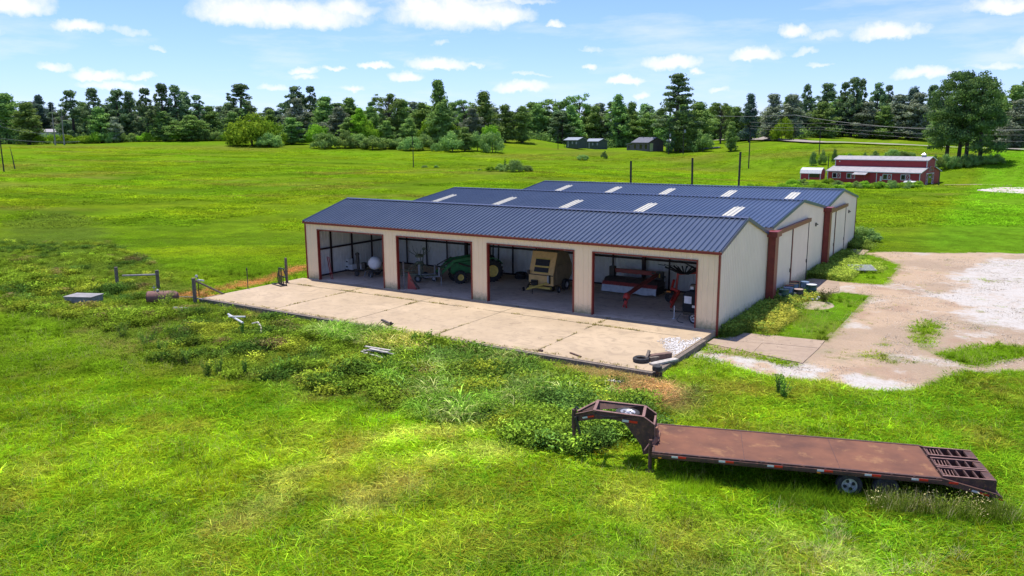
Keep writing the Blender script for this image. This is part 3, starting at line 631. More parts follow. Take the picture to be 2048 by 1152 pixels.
# ------------------------------------------------------------------ far houses
def cabin(q,rz,label,W,Dp,H,R,wm,rm,porch=True):
    c=thing('cabin',label,'house',q,rz)
    MB().prism([(0,-.8),(Dp,-.8),(Dp,H),(Dp/2,R),(0,H)],0,W,'x').build('wall',wm,c)
    b=MB(); s_=(R-H)/(Dp/2); slab_(b,-.35,H-.35*s_+.02,Dp/2,R+.02,-(1.6 if porch else .3),W+.3,.12); slab_(b,Dp/2,R+.02,Dp+.35,H-.35*s_+.02,-(1.6 if porch else .3),W+.3,.12); b.build('roof',rm,c)
    if porch:
        [MB().box(-1.5,-1.4,y,y+.1,-.8,H-.02).build('porch_post',wm,c) for y in (.05,Dp-.15)]
        MB().box(-1.5,0,.0,Dp,-.2,-.05).box(-1.5,-1.45,.15,Dp-.15,.6,.7).build('porch',M['wood'],c)
    return c
q=gnd(1132,295,300); c1=cabin((q[0],q[1],q[2]+.5),-YAW*0-.50,'dark green cabin with pale roof, left one of the pair before the wood',8.6,4.2,2.4,3.3,M['cabin'],M['cabroof'])
for x in (1.2,): MB().box(x,x+.8,-.06,-.005,-.3,1.9).build('door',M['grey'],c1)
for x in (4.2,7.0): f=MB().box(x,x+.9,-.06,-.005,.8,1.8).build('window',M['grey'],c1)
q=gnd(1174,297,296); c2_=cabin((q[0],q[1],q[2]+.5),-.50,'dark green cabin with pale roof, right one of the pair before the wood',8.2,4.2,2.4,3.3,M['cabin'],M['cabroof'])
MB().box(1.2,2.0,-.06,-.005,-.3,1.9).build('door',M['grey'],c2_)
for x in (3.6,6.8): MB().box(x,x+.9,-.06,-.005,.8,1.8).build('window',M['grey'],c2_)
q=at(1264,299,278); ho=thing('house','low grey-brown house with slate roof near the big pine','house',(q[0],q[1],q[2]),-.50)
Dp=6.5
MB().prism([(0,-.8),(Dp,-.8),(Dp,2.5),(Dp/2,4.1),(0,2.5)],0,9.3,'x').build('wall',M['brownsiding'],ho)
b=MB(); slab_(b,-.45,2.33,Dp/2,4.12,-.3,9.7,.14); slab_(b,Dp/2,4.12,Dp+.45,2.33,-.3,9.7,.14); rfh=b.build('roof',M['slate'],ho)
for x in (2.6,6.4): MB().box(x,x+.25,2.6,2.85,3.6,4.2).build('vent_pipe',M['grey'],rfh)
MB().box(-4.2,-.0,.8,Dp-.6,-.8,1.7).build('side_room',M['brownsiding'],ho)
b=MB(); b.add([(-4.5,.5,1.75),(.0,.5,2.35),(.0,Dp-.3,2.35),(-4.5,Dp-.3,1.75),(-4.5,.5,1.87),(.0,.5,2.47),(.0,Dp-.3,2.47),(-4.5,Dp-.3,1.87)],[(3,2,1,0),(4,5,6,7),(0,1,5,4),(1,2,6,5),(2,3,7,6),(3,0,4,7)]).build('side_roof',M['cabroof'],ho)
for x,w_ in ((1.2,1.0),(4.3,1.3),(7.2,1.2)): MB().box(x,x+w_,-.06,-.005,.3,1.8).build('window',M['glass'],ho)
MB().box(-3.2,-2.6,.73,.79,.3,1.2).build('window',M['glass'],ho)
MB().box(9.31,9.36,.5,1.9,-.5,2.2).build('door',mat('pale_green_door',(.5,.55,.25)),ho)
# pale barn-like building at the far left, low white-roofed building beyond the road
q=at(70,276,330); fb=thing('storage_building','long pale metal building half hidden by trees at the far left','building',(q[0],q[1],q[2]-1),.45)
MB().prism([(0,-.5),(9,-.5),(9,3.4),(4.5,4.6),(0,3.4)],0,12,'x').build('wall',M['grey'],fb)
b=MB(); slab_(b,-.3,3.35,4.5,4.62,-.3,12.3,.1); slab_(b,4.5,4.62,9.3,3.35,-.3,12.3,.1); b.build('roof',M['barnroof'],fb)
q=at(1421,266,345); fb=thing('carport','low shelter with a white flat roof under the trees beyond the road','shelter',(q[0],q[1],q[2]-.3),-.5)
MB().box(0,6.5,0,5,2.1,2.5).build('roof',M['white'],fb)
for x,y in ((.2,.2),(6.3,.2),(.2,4.8),(6.3,4.8)): MB().box(x-.08,x+.08,y-.08,y+.08,-.6,2.1).build('post',M['dark'],fb)
# ------------------------------------------------------------------ roads beyond
M['road']=tarmac()
def ribbon(name,pts,w,m,zo=.06):
    mb=MB(); v=[]
    P=[Vector(p) for p in pts]; Q=[]
    for i in range(len(P)-1):
        for k in range(8): Q.append(P[i].lerp(P[i+1],k/8))
    Q.append(P[-1])
    for i,p in enumerate(Q):
        d=(Q[min(i+1,len(Q)-1)]-Q[max(0,i-1)]).normalized(); n=Vector((-d.y,d.x,0)).normalized()
        for s_ in (-1,-.33,.33,1):
            a=p+n*w/2*s_; v.append((a.x,a.y,hz(a.x,a.y)+zo))
    f=[(i*4+k,i*4+k+1,i*4+k+5,i*4+k+4) for i in range(len(Q)-1) for k in range(3)]
    mb.add(v,f); tag(mb.build(name,m),kind='structure')
ribbon('far_road',[gnd(1440,281,330),gnd(1540,281,300),gnd(1640,286.5,268),gnd(1800,291.5,248),gnd(1950,298,232),gnd(2080,303,222),gnd(2300,308,205)],8.5,M['road'],.5)
ribbon('side_road',[gnd(1515,280,300),gnd(1535,276,312),gnd(1552,270,330)],5,M['road'],.4)
ribbon('house_track',[gnd(1352,300.5,272),gnd(1400,299,275),gnd(1440,296,282)],3.5,M['road'],.25)
ribbon('barn_path',[gnd(1888,370,158),gnd(1960,369,160),gnd(2020,371,158)],1.6,M['pad'],.05)
# ------------------------------------------------------------------ wheels
def wheel(parent,c,r,w,axis='y',rimm='silver',rr_=.58,lugs=0,name='wheel',holes=0,tm='rubber'):
    h=w/2
    ty=MB().lathe([(r*rr_,-h*.8),(r*.86,-h),(r*.97,-h*.8),(r,-h*.4),(r,h*.4),(r*.97,h*.8),(r*.86,h),(r*rr_,h*.8)],c,axis,22,False)
    if lugs:
        for k in range(lugs):
            a=2*PI*k/lugs; ca,sa=math.cos(a)*r*1.0,math.sin(a)*r*1.0; ca2,sa2=math.cos(a+.14)*r*1.0,math.sin(a+.14)*r
            for s_ in (-1,1):
                if axis=='y': ty.bar((c[0]+ca,c[1]+s_*h*.85,c[2]+sa),(c[0]+ca2,c[1]+s_*.02,c[2]+sa2),.05,.07,(0,1,0))
                else: ty.bar((c[0]+s_*h*.85,c[1]+ca,c[2]+sa),(c[0]+s_*.02,c[1]+ca2,c[2]+sa2),.05,.07,(1,0,0))
    wh=ty.build(name,M[tm],parent,smooth=True)
    R=r*rr_
    ri=MB().lathe([(R*.99,-h*.85),(R,-h*.55),(R*.80,-h*.5),(R*.75,-h*.1),(R*.3,-h*.25),(R*.22,-h*.6),(R*.001,-h*.62),(R*.001,h*.5),(R*.8,h*.5),(R*.99,h*.85)],c,axis,20,False).build('rim',M[rimm],wh,smooth=True)
    if holes:
        b=MB()
        for k in range(holes):
            a=2*PI*k/holes+.4; x,z=math.cos(a)*R*.55,math.sin(a)*R*.55
            p={'y':(c[0]+x,c[1],c[2]+z),'x':(c[0],c[1]+x,c[2]+z),'z':(c[0]+x,c[1]+z,c[2])}[axis]
            b.lathe([(R*.22,-h*.45),(R*.22,-h*.12)],p,axis,8)
        b.build('hand_hole',M['black'],wh)
    return wh
# ------------------------------------------------------------------ gooseneck trailer
TR=thing('gooseneck_trailer','long rusty flatbed gooseneck trailer with folded ramps parked in the grass','trailer',(34.365,-17.925,.4757),.335); TR.rotation_euler=(0,.0066,.335)
L,Wd=8.1,2.5
dk=MB().box(0,L,.06,Wd-.06,-.035,0).build('deck',None or mat('rusty_deck_plate',(.20,.085,.045),(.115,.052,.032),.9,rough=.75,lo=.35,hi=.7,c3=(.26,.13,.06),sc3=1.7,bump=.25,spec=.25),TR)
for x in (2.7,5.4): MB().box(x-.008,x+.008,.07,Wd-.07,.001,.005).build('plate_seam',M['rust'],dk)
b=MB().box(-.05,L,-.02,.06,-.17,.015).box(-.05,L,Wd-.06,Wd+.02,-.17,.015).box(-.05,.02,.06,Wd-.06,-.17,.02)
b.build('side_rail',M['rust'],TR)
b=MB()
for y in (-.075,Wd+.045): b.box(-.05,L,y,y+.03,-.10,-.03)
for k in range(14):
    x=.15+k*.6; b.box(x,x+.06,-.045,-.02,-.14,0); b.box(x,x+.06,Wd+.02,Wd+.045,-.14,0)
b.build('rub_rail',M['rust'],TR)
b=MB().box(.0,L+.2,.62,.74,-.45,-.04).box(.0,L+.2,Wd-.74,Wd-.62,-.45,-.04)
for k in range(14): x=.3+k*.6; b.box(x,x+.05,.07,Wd-.07,-.14,-.04)
b.build('frame_beam',M['rust'],TR)
# dovetail
for y in (-.02,Wd-.06): MB().prism([(L+.002,-.17),(L+1.58,-.47),(L+1.60,-.39),(L+1.45,-.32),(L+.002,.013)],y,y+.08,'y').build('dovetail_side',M['rust'],TR)
MB().add([(L+.01,.06,-.06),(L+1.5,.06,-.38),(L+1.5,Wd-.06,-.38),(L+.01,Wd-.06,-.06),(L+.01,.06,-.10),(L+1.5,.06,-.42),(L+1.5,Wd-.06,-.42),(L+.01,Wd-.06,-.10)],[(0,1,2,3),(4,5,6,7),(0,1,5,4),(1,2,6,5),(2,3,7,6),(3,0,4,7)]).build('dovetail_floor',M['rust'],TR)
MB().box(L+1.48,L+1.57,.061,Wd-.061,-.46,-.365).build('bumper',M['rust'],TR)
for (ya,yb) in ((.12,.80),(.87,1.50),(1.68,2.36)):
    r=MB(); e=L+1.46
    for y in (ya,yb-.05): r.prism([(L+.08,-.08),(e,-.33),(e,.0),(e-.1,.03),(L+.08,.02)],y,y+.05,'y')
    for x,wx in ((L+.08,.05),(L+.50,.04),(L+.76,.04),(L+1.0,.04),(e-.24,.24)): r.box(x,x+wx,ya+.05,yb-.05,-.05,.015)
    r.box(e-.03,e,ya+.051,yb-.051,-.30,-.051)
    rp=r.build('ramp',M['rust'],TR)
    s_=MB()
    for k in range(4): s_.tube([(L+.15+k*.09,ya+.12,-.03),(L+.17+k*.09,yb-.12,.0)],.012,5)
    s_.build('ramp_spring',M['rustlight'],rp)
    MB().box(L+.07,e-.02,ya-.004,ya+.054,.031,.040).box(L+.07,e-.02,yb-.054,yb+.004,.031,.040).build('ramp_edge',M['rustlight'],rp)
# reflectors on near side
def refl(p,par,d=(1,0,0),l=.19,n=(0,-1,0),h=.055,white=True):
    d=Vector(d).normalized(); p=Vector(p)
    if white: MB().bar(p,p+d*l,.01,h,).build('reflector',M['white'],par,label='white reflector')
    MB().bar(p+d*l*(1.01),p+d*l*2.3,.01,h).build('reflector',M['reflred'],par,label='red reflector')
for x in (.55,1.95,3.35,4.75,6.05,7.3): refl((x,-.085,-.065),TR)
refl((L+.0,-.026,-.10),TR,white=False); refl((L+.80,-.026,-.27),TR,(1,0,-.24),.20); refl((L+1.40,-.026,-.42),TR,(1,0,-.25),.1,white=False)
for x in (.15,4.75): MB().box(x,x+.1,-.083,-.07,-.15,-.11).build('side_marker',M['orange'],TR)
# neck
PL=[(-2.59,.63),(-1.95,.93),(-.39,.86),(-.03,.62),(0,-.28),(-.36,-.42),(-.42,-.13),(-.70,.24),(-.96,.58),(-1.2,.67),(-1.48,.69),(-1.89,.65),(-2.57,.37)]
def plate(y0,y1,yt):      # side plate converging towards the coupler
    n=len(PL); v=[]
    for off in (0,.02):
        for x,z in PL:
            k=ss(-2.59,-1.8,x); y=yt+(y0-yt)*float(k); v.append((x,y+off,z))
    f=[tuple(range(n))[::-1],tuple(range(n,2*n))]+[(i,(i+1)%n,(i+1)%n+n,i+n) for i in range(n)]
    return MB().add(v,f)
for y0,yt in ((.72,1.10),(1.74,1.36)):
    pl=plate(y0,0,yt).build('neck_plate',M['rust'],TR)
    b=MB()
    tp=[(-2.59,yt+.01,.635),(-1.95,(y0*.9+yt*.1)+.01,.935),(-.39,y0+.01,.865),(-.03,y0+.01,.625),(.0,y0+.01,-.03)]
    for a,c in zip(tp[:-1],tp[1:]): b.bar(a,c,.09,.018)
    b.build('neck_flange',M['rustlight'],pl)
    MB().tube([(-2.0,y0+.02,.86),(-1.7,y0-.03,.78),(-1.3,y0-.03,.80),(-1.0,y0+.0,.88)],.012,5).build('cable',M['black'],pl) if y0<1 else None
    if y0<1:
        refl((-2.35,y0+.20,.58),pl,(1,-.38,.38),.19); refl((-1.05,y0-.012,.68),pl,(1,0,-.06),.21,h=.075)
for x,z in ((-1.95,.92),(-.39,.84)): MB().bar((x,.74,z),(x,1.76,z),.09,.06).build('cross_member',M['rustlight'],TR)
MB().bar((-.05,.74,.56),(-.05,1.76,.56),.06,.06).build('cross_member',M['rustlight'],TR)
MB().box(-.06,-.02,.75,1.74,-.2,.47).build('head_plate',M['rust'],TR)
cp=MB().tube([(-2.67,1.23,.74),(-2.67,1.23,.08)],.085,10).tube([(-2.67,1.23,.10),(-2.67,1.23,-.16)],.06,10).build('coupler',M['rust'],TR,smooth=True)
MB().tube([(-2.6,1.05,.55),(-2.45,1.05,-.02)],.05,8).build('coupler_pin',M['black'],cp)
MB().tube([(-2.67,1.23,.74),(-2.6,1.2,.84),(-2.52,1.2,.78)],.03,6).build('coupler_cap',M['black'],cp)
for y in (.45,):
    j=MB().tube([(-.12,y,.22),(-.12,y,-.80)],.06,8).box(-.26,.02,y-.12,y+.12,-.86,-.82).build('jack',M['rust'],TR)
    MB().tube([(-.16,y-.05,.1),(-.3,y-.15,-.1)],.02,6).build('jack_crank',M['rustlight'],j)
b=MB().bar((-.12,.5,-.1),(.06,.74,.18),.05,.16).bar((.04,.85,.0),(.02,.8,.5),.05,.09).bar((.08,1.1,.02),(.03,1.0,.45),.04,.10).box(-.06,.12,.78,1.7,.022,.07)
b.build('headboard_scrap',mat('scrap_board',(.30,.15,.09),(.18,.10,.07),8,rough=.9),TR)
sp=thing('spare_wheel','spare truck tyre with silver hub lying flat in the trailer neck','tyre',(0,0,0))
from mathutils import Euler
sp.location=Matrix.Translation((34.365,-17.925,.4757))@Matrix.Rotation(.335,4,'Z')@Vector((-.92,1.24,.72)); sp.rotation_euler=(0.0,.05,.335)
wheel(sp,(0,0,0),.40,.22,'z','silver',.62)
b=MB()
for k in range(5):
    a=2*PI*k/5; b.lathe([(.055,.02),(.055,.065)],(math.cos(a)*.15,math.sin(a)*.15,0),'z',8)
b.build('hand_hole',M['black'],sp)
MB().lathe([(.24,.075),(.20,.02),(.16,.045),(.07,.05),(.06,.09),(.001,.09)],(0,0,0),'z',16,False).build('hub',M['silver'],sp,smooth=True)
for x,rm in ((5.70,'silver'),(6.70,'dark')):
    for y in (.17,Wd-.17):
        wheel(TR,(x,y,-.52),.37,.24,'y',rm,.60,holes=4 if rm=='silver' else 0)
    MB().tube([(x,.2,-.52),(x,Wd-.2,-.52)],.05,8).build('axle',M['rust'],TR)
# ------------------------------------------------------------------ inside the shed
def blk(name,m,parent,*a,**k): return MB().box(*a).build(name,M[m],parent,**k)
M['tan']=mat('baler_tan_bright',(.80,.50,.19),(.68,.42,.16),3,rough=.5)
# tractor, x forward
tx=thing('tractor','green compact tractor with front loader and yellow wheels parked across two bays','tractor',(11.75,6.2,.012),math.atan2(-.80,-.60)); tx.scale=(1.18,)*3
MB().prism([(.35,.55),(2.35,.55),(2.45,.75),(2.4,1.15),(1.9,1.28),(.5,1.32),(.35,1.2)],-.28,.28,'y').build('hood',M['jgreen'],tx,bevel=.03)
blk('chassis','dark',tx,-.5,2.3,-.2,.2,.35,.62)
MB().box(2.41,2.47,-.22,.22,.72,1.12).build('grille',M['black'],tx)
for y in (-.17,.17): MB().box(2.44,2.49,y-.07,y+.07,.98,1.08).build('headlight',M['white'],tx)
for y in (-.62,.62): wheel(tx,(0,y,.66),.66,.36,'y','jyellow',.55,lugs=18,name='rear_wheel')
for y in (-.55,.55): wheel(tx,(1.95,y,.38),.38,.24,'y','jyellow',.5,lugs=14,name='front_wheel')
for y0,y1 in ((-.82,-.42),(.42,.82)): 
    f=MB()
    pts=[(.72*math.cos(a),.66+.76*math.sin(a)) for a in np.linspace(.3,2.6,9)]
    for (a,b),(c,d) in zip(pts[:-1],pts[1:]): f.prism([(a,b),(c,d),(c,d+.04),(a,b+.04)],y0,y1,'y')
    f.build('fender',M['jgreen'],tx)
st=MB().box(-.25,.2,-.24,.24,.95,1.08).box(-.32,-.22,-.24,.24,1.08,1.5).build('seat',M['black'],tx,bevel=.03)
MB().lathe([(.17,.0),(.2,.01),(.17,.03)],(.42,0,1.42),'z',14,False).tube([(.5,0,1.2),(.42,0,1.43)],.025,6).build('steering_wheel',M['black'],tx)
for y in (-.5,.5): MB().bar((-.45,y,.6),(-.5,y,2.35),.07,.07).build('roll_bar',M['black'],tx)
MB().box(-.75,.65,-.6,.6,2.32,2.42).build('canopy',M['black'],tx,bevel=.03)
for y in (-.45,.45): MB().bar((.5,y,1.3),(.45,y,2.32),.05,.05).build('canopy_post',M['black'],tx)
for y in (-.42,.42):
    a_=MB().prism([(.55,.5),(.95,.5),(1.05,1.2),(.80,1.62),(.55,1.55)],y-.05,y+.05,'y').build('loader_upright',M['jgreen'],tx)
    ar=MB(); ar.bar((.8,y,1.5),(2.3,y*1.02,1.35),.09,.17).bar((2.25,y,1.38),(3.15,y,.62),.09,.17)
    ar.build('loader_arm',M['jgreen'],tx)
    MB().tube([(1.0,y,.85),(2.0,y,1.2)],.045,8).tube([(2.2,y,1.48),(3.1,y,1.05)],.04,8).build('hydraulic_cylinder',M['dark'],tx)
MB().tube([(2.55,-.42,1.16),(2.55,.42,1.16)],.09,10).build('cross_tube',M['jgreen'],tx,smooth=True)
MB().box(3.12,3.2,-.75,.75,.52,.62).box(3.12,3.2,-.75,.75,.95,1.02).box(3.13,3.19,-.75,-.65,.62,.95).box(3.13,3.19,.65,.75,.62,.95).build('fork_carriage',M['dark'],tx)
for y in (-.5,.5): MB().box(3.2,3.26,y-.06,y+.06,.5,1.05).box(3.26,4.05,y-.05,y+.05,.5,.54).build('fork',M['grey'],tx)
for y in (-.7,.7): MB().tube([(3.16,y,.5),(3.16,y,.0)],.02,6).build('stand_leg',M['grey'],tx)
blk('mirror_light','black',tx,.35,.5,.6,.85,1.9,2.05)
# hay tedder (grey-green)
td=thing('hay_tedder','grey-green hay tedder with folded tine rotors in the second bay','tedder',(7.9,3.3,.012),.3)
wheel(td,(0,-.55,.27),.27,.16,'y','grey',.5); wheel(td,(0,.8,.27),.27,.16,'y','grey',.5); wheel(td,(.9,.2,.2),.2,.12,'y','white',.5,)
MB().bar((-1.3,.1,.45),(1.3,.1,.45),.1,.1).bar((0,-.5,.4),(0,.8,.4),.08,.08).bar((-1.2,-.8,.5),(1.2,-.8,.5),.04,.04).bar((-1.2,-.8,.9),(-.1,-.8,.9),.04,.04).bar((.3,-.8,1.3),(.3,-.8,.45),.05,.05).build('frame',M['olive'],td)
MB().bar((0,-.2,.4),(0,-.2,1.75),.20,.16).build('mast',M['grey'],td)
for (zc,up,n) in ((1.75,1,8),(1.45,-1,6)):
    b=MB().lathe([(.28,-.08),(.32,0),(.2,.12),(.05,.16)],(0,-.2,zc+.1*up),'z',12)
    rt=b.build('rotor',M['olive'],td)
    a_=MB()
    for k in range(n):
        a=2*PI*k/n+.2; c_,s_=math.cos(a),math.sin(a)
        a_.bar((c_*.2,-.2+s_*.2,zc+.1*up),(c_*.75,-.2+s_*.75,zc+.45*up),.035,.035)
        a_.tube([(c_*.75,-.2+s_*.75,zc+.45*up),(c_*.8,-.2+s_*.8,zc+.75*up)],.012,4)
    a_.build('tine_arm',M['olive'],rt)
MB().bar((0,.2,.5),(-.1,.9,2.2),.06,.06).lathe([(.12,-.03),(.12,.03)],(-.1,.9,2.2),'y',8).build('lift_arm',M['olive'],td)
# leaning boards bay 2 and iron in bay 1
lb=thing('leaning_board','dark plywood scraps leaning by the left post of the second bay','board',(8.95,.55,.012),.1)
MB().prism([(0,0),(.75,0),(.1,1.2)],0,.03,'y').build('sheet',M['dred'],lb); MB().bar((.75,.3,.02),(.2,.1,.7),.4,.03).build('board',M['wood'],lb); MB().bar((-.15,-.1,0),(-.28,.0,1.9),.12,.03).build('plank',M['graywood'],lb)
lb=thing('iron_bars','dark red angle irons leaning against the left jamb of the first bay','bar',(1.75,.6,.012),0)
for x in (0,.16): MB().bar((x,0,.0),(x-.42,.1,1.6),.05,.03).build('bar',M['dred'],lb)
# table with boat-like grey sheets
bt=thing('metal_table','long table stacked with silver-grey sheet metal at the back of the second bay','table',(10.0,6.9,.012),.02)
MB().box(-1.9,1.6,-.5,.5,1.0,1.12).box(-1.85,1.55,-.48,.48,1.12,1.3).build('table_top',M['grey'],bt)
MB().box(-1.7,-.3,-.40,.30,1.301,1.34).bar((-.1,-.3,1.34),(1.4,.1,1.36),.4,.03).build('sheet_metal',M['curtain'],bt)
for x,y in ((-1.7,-.45),(1.4,-.45),(-1.7,.45),(1.4,.45)): MB().box(x-.03,x+.03,y-.03,y+.03,0,1.0).build('leg',M['grey'],bt)
MB().box(-1.7,1.4,-.4,.4,.42,.46).build('shelf',M['dark'],bt)
for x,l_ in ((-1.0,'black tool chest under the left end of the metal table'),(.2,'dark green crate under the middle of the metal table'),(.95,'black crate under the right end of the metal table')):
    o=MB().box(10.0+x-.4,10.0+x+.3,6.6,7.2,.012,.38).box(10.0+x-.42,10.0+x+.32,6.58,7.22,.381,.41).build('crate',M['jgreen' if 'green' in l_ else 'black']); tag(o,l_,'crate')
# bay 1: pallet with boxes, sprayer tank, hand truck
pl=MB()
for k in range(5): pl.box(-.05,1.35,3.75+k*.26,3.75+k*.26+.16,.11,.13)
for y in (3.76,4.36,4.85): pl.box(-.05,1.35,y,y+.1,.013,.11)
tag(pl.build('pallet',M['dark'],None),'dark pallet under the white boxes in the first bay','pallet')
bl=[(.1,3.85,0,'lower left white box with a printed band on the pallet'),(.1,3.87,.40,'upper white box with a printed band stacked on the lower left one'),(.58,3.8,0,'plain white box in the middle of the pallet row'),(.62,4.4,0,'white box at the back of the pallet'),(1.0,4.35,0,'rightmost white box on the pallet')]
M['carton']=mat('white_carton',(.85,.85,.83),(.74,.74,.72),5)
for (x,y,z,l_) in bl:
    r=thing('carton',l_,'box',(x,y,.132+z),jr.uniform(-.08,.08),'white cartons on the pallet')
    MB().box(-.2,.2,0,.45,0,.39).build('body',M['carton'],r,bevel=.01); MB().box(-.15,.15,-.004,0,.14,.24).build('print_band',M['dark'],r) if 'band' in l_ else MB().box(-.02,.02,-.003,.452,.3901,.392).build('tape',M['grey'],r)
tk=thing('sprayer','white oval tank on a small black wheeled trailer in the first bay','sprayer',(3.75,3.1,.012),.25)
MB().lathe([(.02,-.42),(.3,-.38),(.46,-.22),(.5,0),(.46,.22),(.3,.38),(.02,.42)],(0,0,1.0),'y',20).build('tank',mat('tank_white',(.78,.78,.77),(.7,.7,.69),4),tk,smooth=True)
MB().box(-.7,.6,-.35,.35,.42,.50).bar((-.7,0,.46),(-1.7,-.1,.46),.07,.07).build('frame',M['black'],tk)
for x,y in ((-.1,-.5),(-.1,.5)): wheel(tk,(x,y,.25),.25,.14,'y','dark',.5)
wheel(tk,(-1.35,-.35,.2),.2,.12,'y','dark',.5)
for x in (-.55,-.05): MB().bar((x,-.45,.42),(x-.08,-.6,0),.04,.04).build('leg',M['grey'],tk)
MB().tube([(-1.5,.2,.45),(-1.55,.2,1.55)],.12,8).lathe([(.16,0),(.16,.15),(.02,.2)],(-1.55,.2,1.5),'z',8).build('pump_post',M['black'],tk)
MB().box(-1.2,-.9,.1,.4,.5,.95).build('engine',M['black'],tk)
# baler
ba=thing('round_baler','tan round hay baler with dark front slots and drawbar in the third bay','baler',(16.35,4.35,.012),-.03); ba.scale=(.87,.9,.93)
prof=[(0,.55),(.0,1.25),(.55,2.75),(1.2,2.95),(2.2,2.6),(2.75,1.8),(2.75,1.0),(2.2,.5),(.7,.45)]
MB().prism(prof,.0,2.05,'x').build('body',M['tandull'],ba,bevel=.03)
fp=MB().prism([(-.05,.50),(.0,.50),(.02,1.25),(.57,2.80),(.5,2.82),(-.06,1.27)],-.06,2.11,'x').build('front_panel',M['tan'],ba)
fz=lambda t:(-.07+(t-1.27)*.36,t)
def slot(x0,x1,t0,t1,m,nm,o=.0):
    a=fz(t0);b=fz(t1); MB().prism([(a[0]-.03-o,a[1]),(b[0]-.03-o,b[1]),(b[0]+.03,b[1]),(a[0]+.03,a[1])],x0,x1,'x').build(nm,M[m],ba)
slot(.38,1.62,1.42,1.74,'black','slot'); slot(.38,1.62,1.86,2.3,'black','slot'); slot(.32,1.68,1.36,1.41,'jyellow','slot_frame',.01); slot(.32,1.68,1.75,1.85,'jyellow','slot_frame',.01); slot(.32,1.68,2.31,2.37,'jyellow','slot_frame',.01)
MB().box(-.05,2.1,-.11,-.052,1.2,1.255).build('panel_seam',M['dark'],ba)
MB().box(-.12,.05,-.2,-.06,1.25,1.5).build('lamp_box',M['dark'],ba)
MB().tube([(1.72,-.16,.72),(1.72,-.16,1.22)],.07,8).build('extinguisher',M['white'],ba); MB().tube([(1.84,-.14,.66),(1.84,-.14,1.28)],.06,8).build('hose',M['black'],ba)
MB().bar((1.75,-.08,.75),(.78,-1.45,.42),.10,.13).bar((.95,.1,.45),(.70,-1.5,.40),.09,.11).build('drawbar',M['jyellow'],ba)
MB().tube([(.95,-1.1,.55),(.95,-1.1,.14)],.035,8).tube([(.95,-1.1,.14),(.95,-1.1,.0)],.025,8).build('jack',M['dark'],ba)
MB().tube([(.7,-1.5,.42),(.45,-.7,.72),(.7,-.2,.75)],.05,8).tube([(.5,-1.6,.5),(.45,-1.5,.3)],.09,8).box(.25,.8,-.25,-.12,.5,.85).build('driveline',M['black'],ba)
MB().box(.1,1.95,-.25,.0,.28,.42).build('pickup_guard',M['jyellow'],ba)
MB().box(.15,1.9,-.05,.5,.2,.45).build('pickup_reel',M['dark'],ba)
for x in (-.14,2.2): wheel(ba,(x,1.55,.42),.42,.3,'x','silver',.5,name='wheel')
wheel(ba,(2.35,.35,.22),.22,.12,'x','silver',.45,name='gauge_wheel'); wheel(ba,(-.28,.35,.22),.22,.12,'x','silver',.45,name='gauge_wheel')
MB().box(2.052,2.09,.5,2.4,.75,1.9).build('side_door',M['tandull'],ba)
# things at the back of bay 3
o=thing('tyre_stack','low pile of black tyres against the back wall beside the tractor','tyre',(13.4,7.9,.012),0)
for k,(x,y,z) in enumerate(((0,0,.11),(.9,.05,.11),(.05,.02,.33),(.95,0,.33),(1.7,.1,.11))): MB().lathe([(.22,-.09),(.4,-.11),(.45,0),(.4,.11),(.22,.09)],(x,y,z),'z',16,False).build('tyre',M['rubber'],o,smooth=True)
o=thing('feed_bin','dark green metal bin left of the tan baler','bin',(15.55,8.2,.012),0)
MB().prism([(-.5,0),(.5,0),(.6,.85),(-.6,.85)],-.35,.35,'y').build('body',M['jgreen'],o); MB().box(-.63,.63,-.38,.38,.852,.9).build('rim',M['jgreen'],o)
# disc mower
mo=thing('disc_mower','red disc mower with grey-white canvas curtain in the fourth bay','mower',(20.75,6.3,.012),.0)
MB().prism([(.0,.45),(1.3,.45),(1.5,.75),(1.1,1.0),(.35,1.0),(-.02,.62)],0,3.75,'x').build('deck',M['dark'],mo,bevel=.02)
MB().prism([(-.09,.57),(-.04,.57),(.10,.74),(.06,.78)],-.03,3.78,'x').build('front_lip',M['dred'],mo)
cv=MB(); n=22; v=[];f=[]
for i in range(n+1):
    x=-.02+3.79*i/n; w_=.03*math.sin(i*1.9)+.02*math.sin(i*.7); sag=.0 if i<12 else .03*math.sin(i)
    v+=[(x,-.07,.60),(x,-.11+w_*.6,.36),(x,-.14+w_,.13+sag)]
for i in range(n): f+=[(3*i,3*i+3,3*i+4,3*i+1),(3*i+1,3*i+4,3*i+5,3*i+2)]
cv.add(v,f).build('curtain',M['curtain'],mo)
MB().add([(3.77,-.07,.6),(3.77,1.2,.6),(3.77,1.2,.13),(3.77,-.12,.13)],[(0,1,2,3)]).add([(-.03,-.07,.6),(-.03,1.2,.6),(-.03,1.2,.13),(-.03,-.12,.13)],[(0,1,2,3)]).build('end_curtain',M['rubber'],mo)
MB().box(.35,3.5,1.0,1.22,1.22,1.48).build('top_beam',M['dred'],mo); MB().box(.05,.4,.85,1.2,1.0,1.62).build('gearbox',M['black'],mo)
MB().bar((3.4,1.1,1.35),(3.2,-3.2,.72),.16,.2).tube([(3.25,.6,1.3),(3.1,-2.2,.9)],.035,8).build('tongue',M['dred'],mo)
MB().lathe([(.2,0),(.22,.12),(.16,.26),(.1,.34)],(3.2,-3.3,.50),'z',14).tube([(3.2,-3.35,.55),(3.25,-3.5,.35),(3.25,-3.55,.2)],.11,8).build('swivel_hitch',M['mred'],mo,smooth=True)
MB().bar((3.25,-3.55,.25),(3.4,-3.7,.0),.09,.07).bar((3.15,-3.5,.2),(3.12,-3.6,.0),.06,.05).build('hitch_foot',M['mred'],mo)
MB().lathe([(.12,-.05),(.14,0),(.12,.05)],(3.2,-3.52,.42),'y',10).build('pto_shield',M['black'],mo)
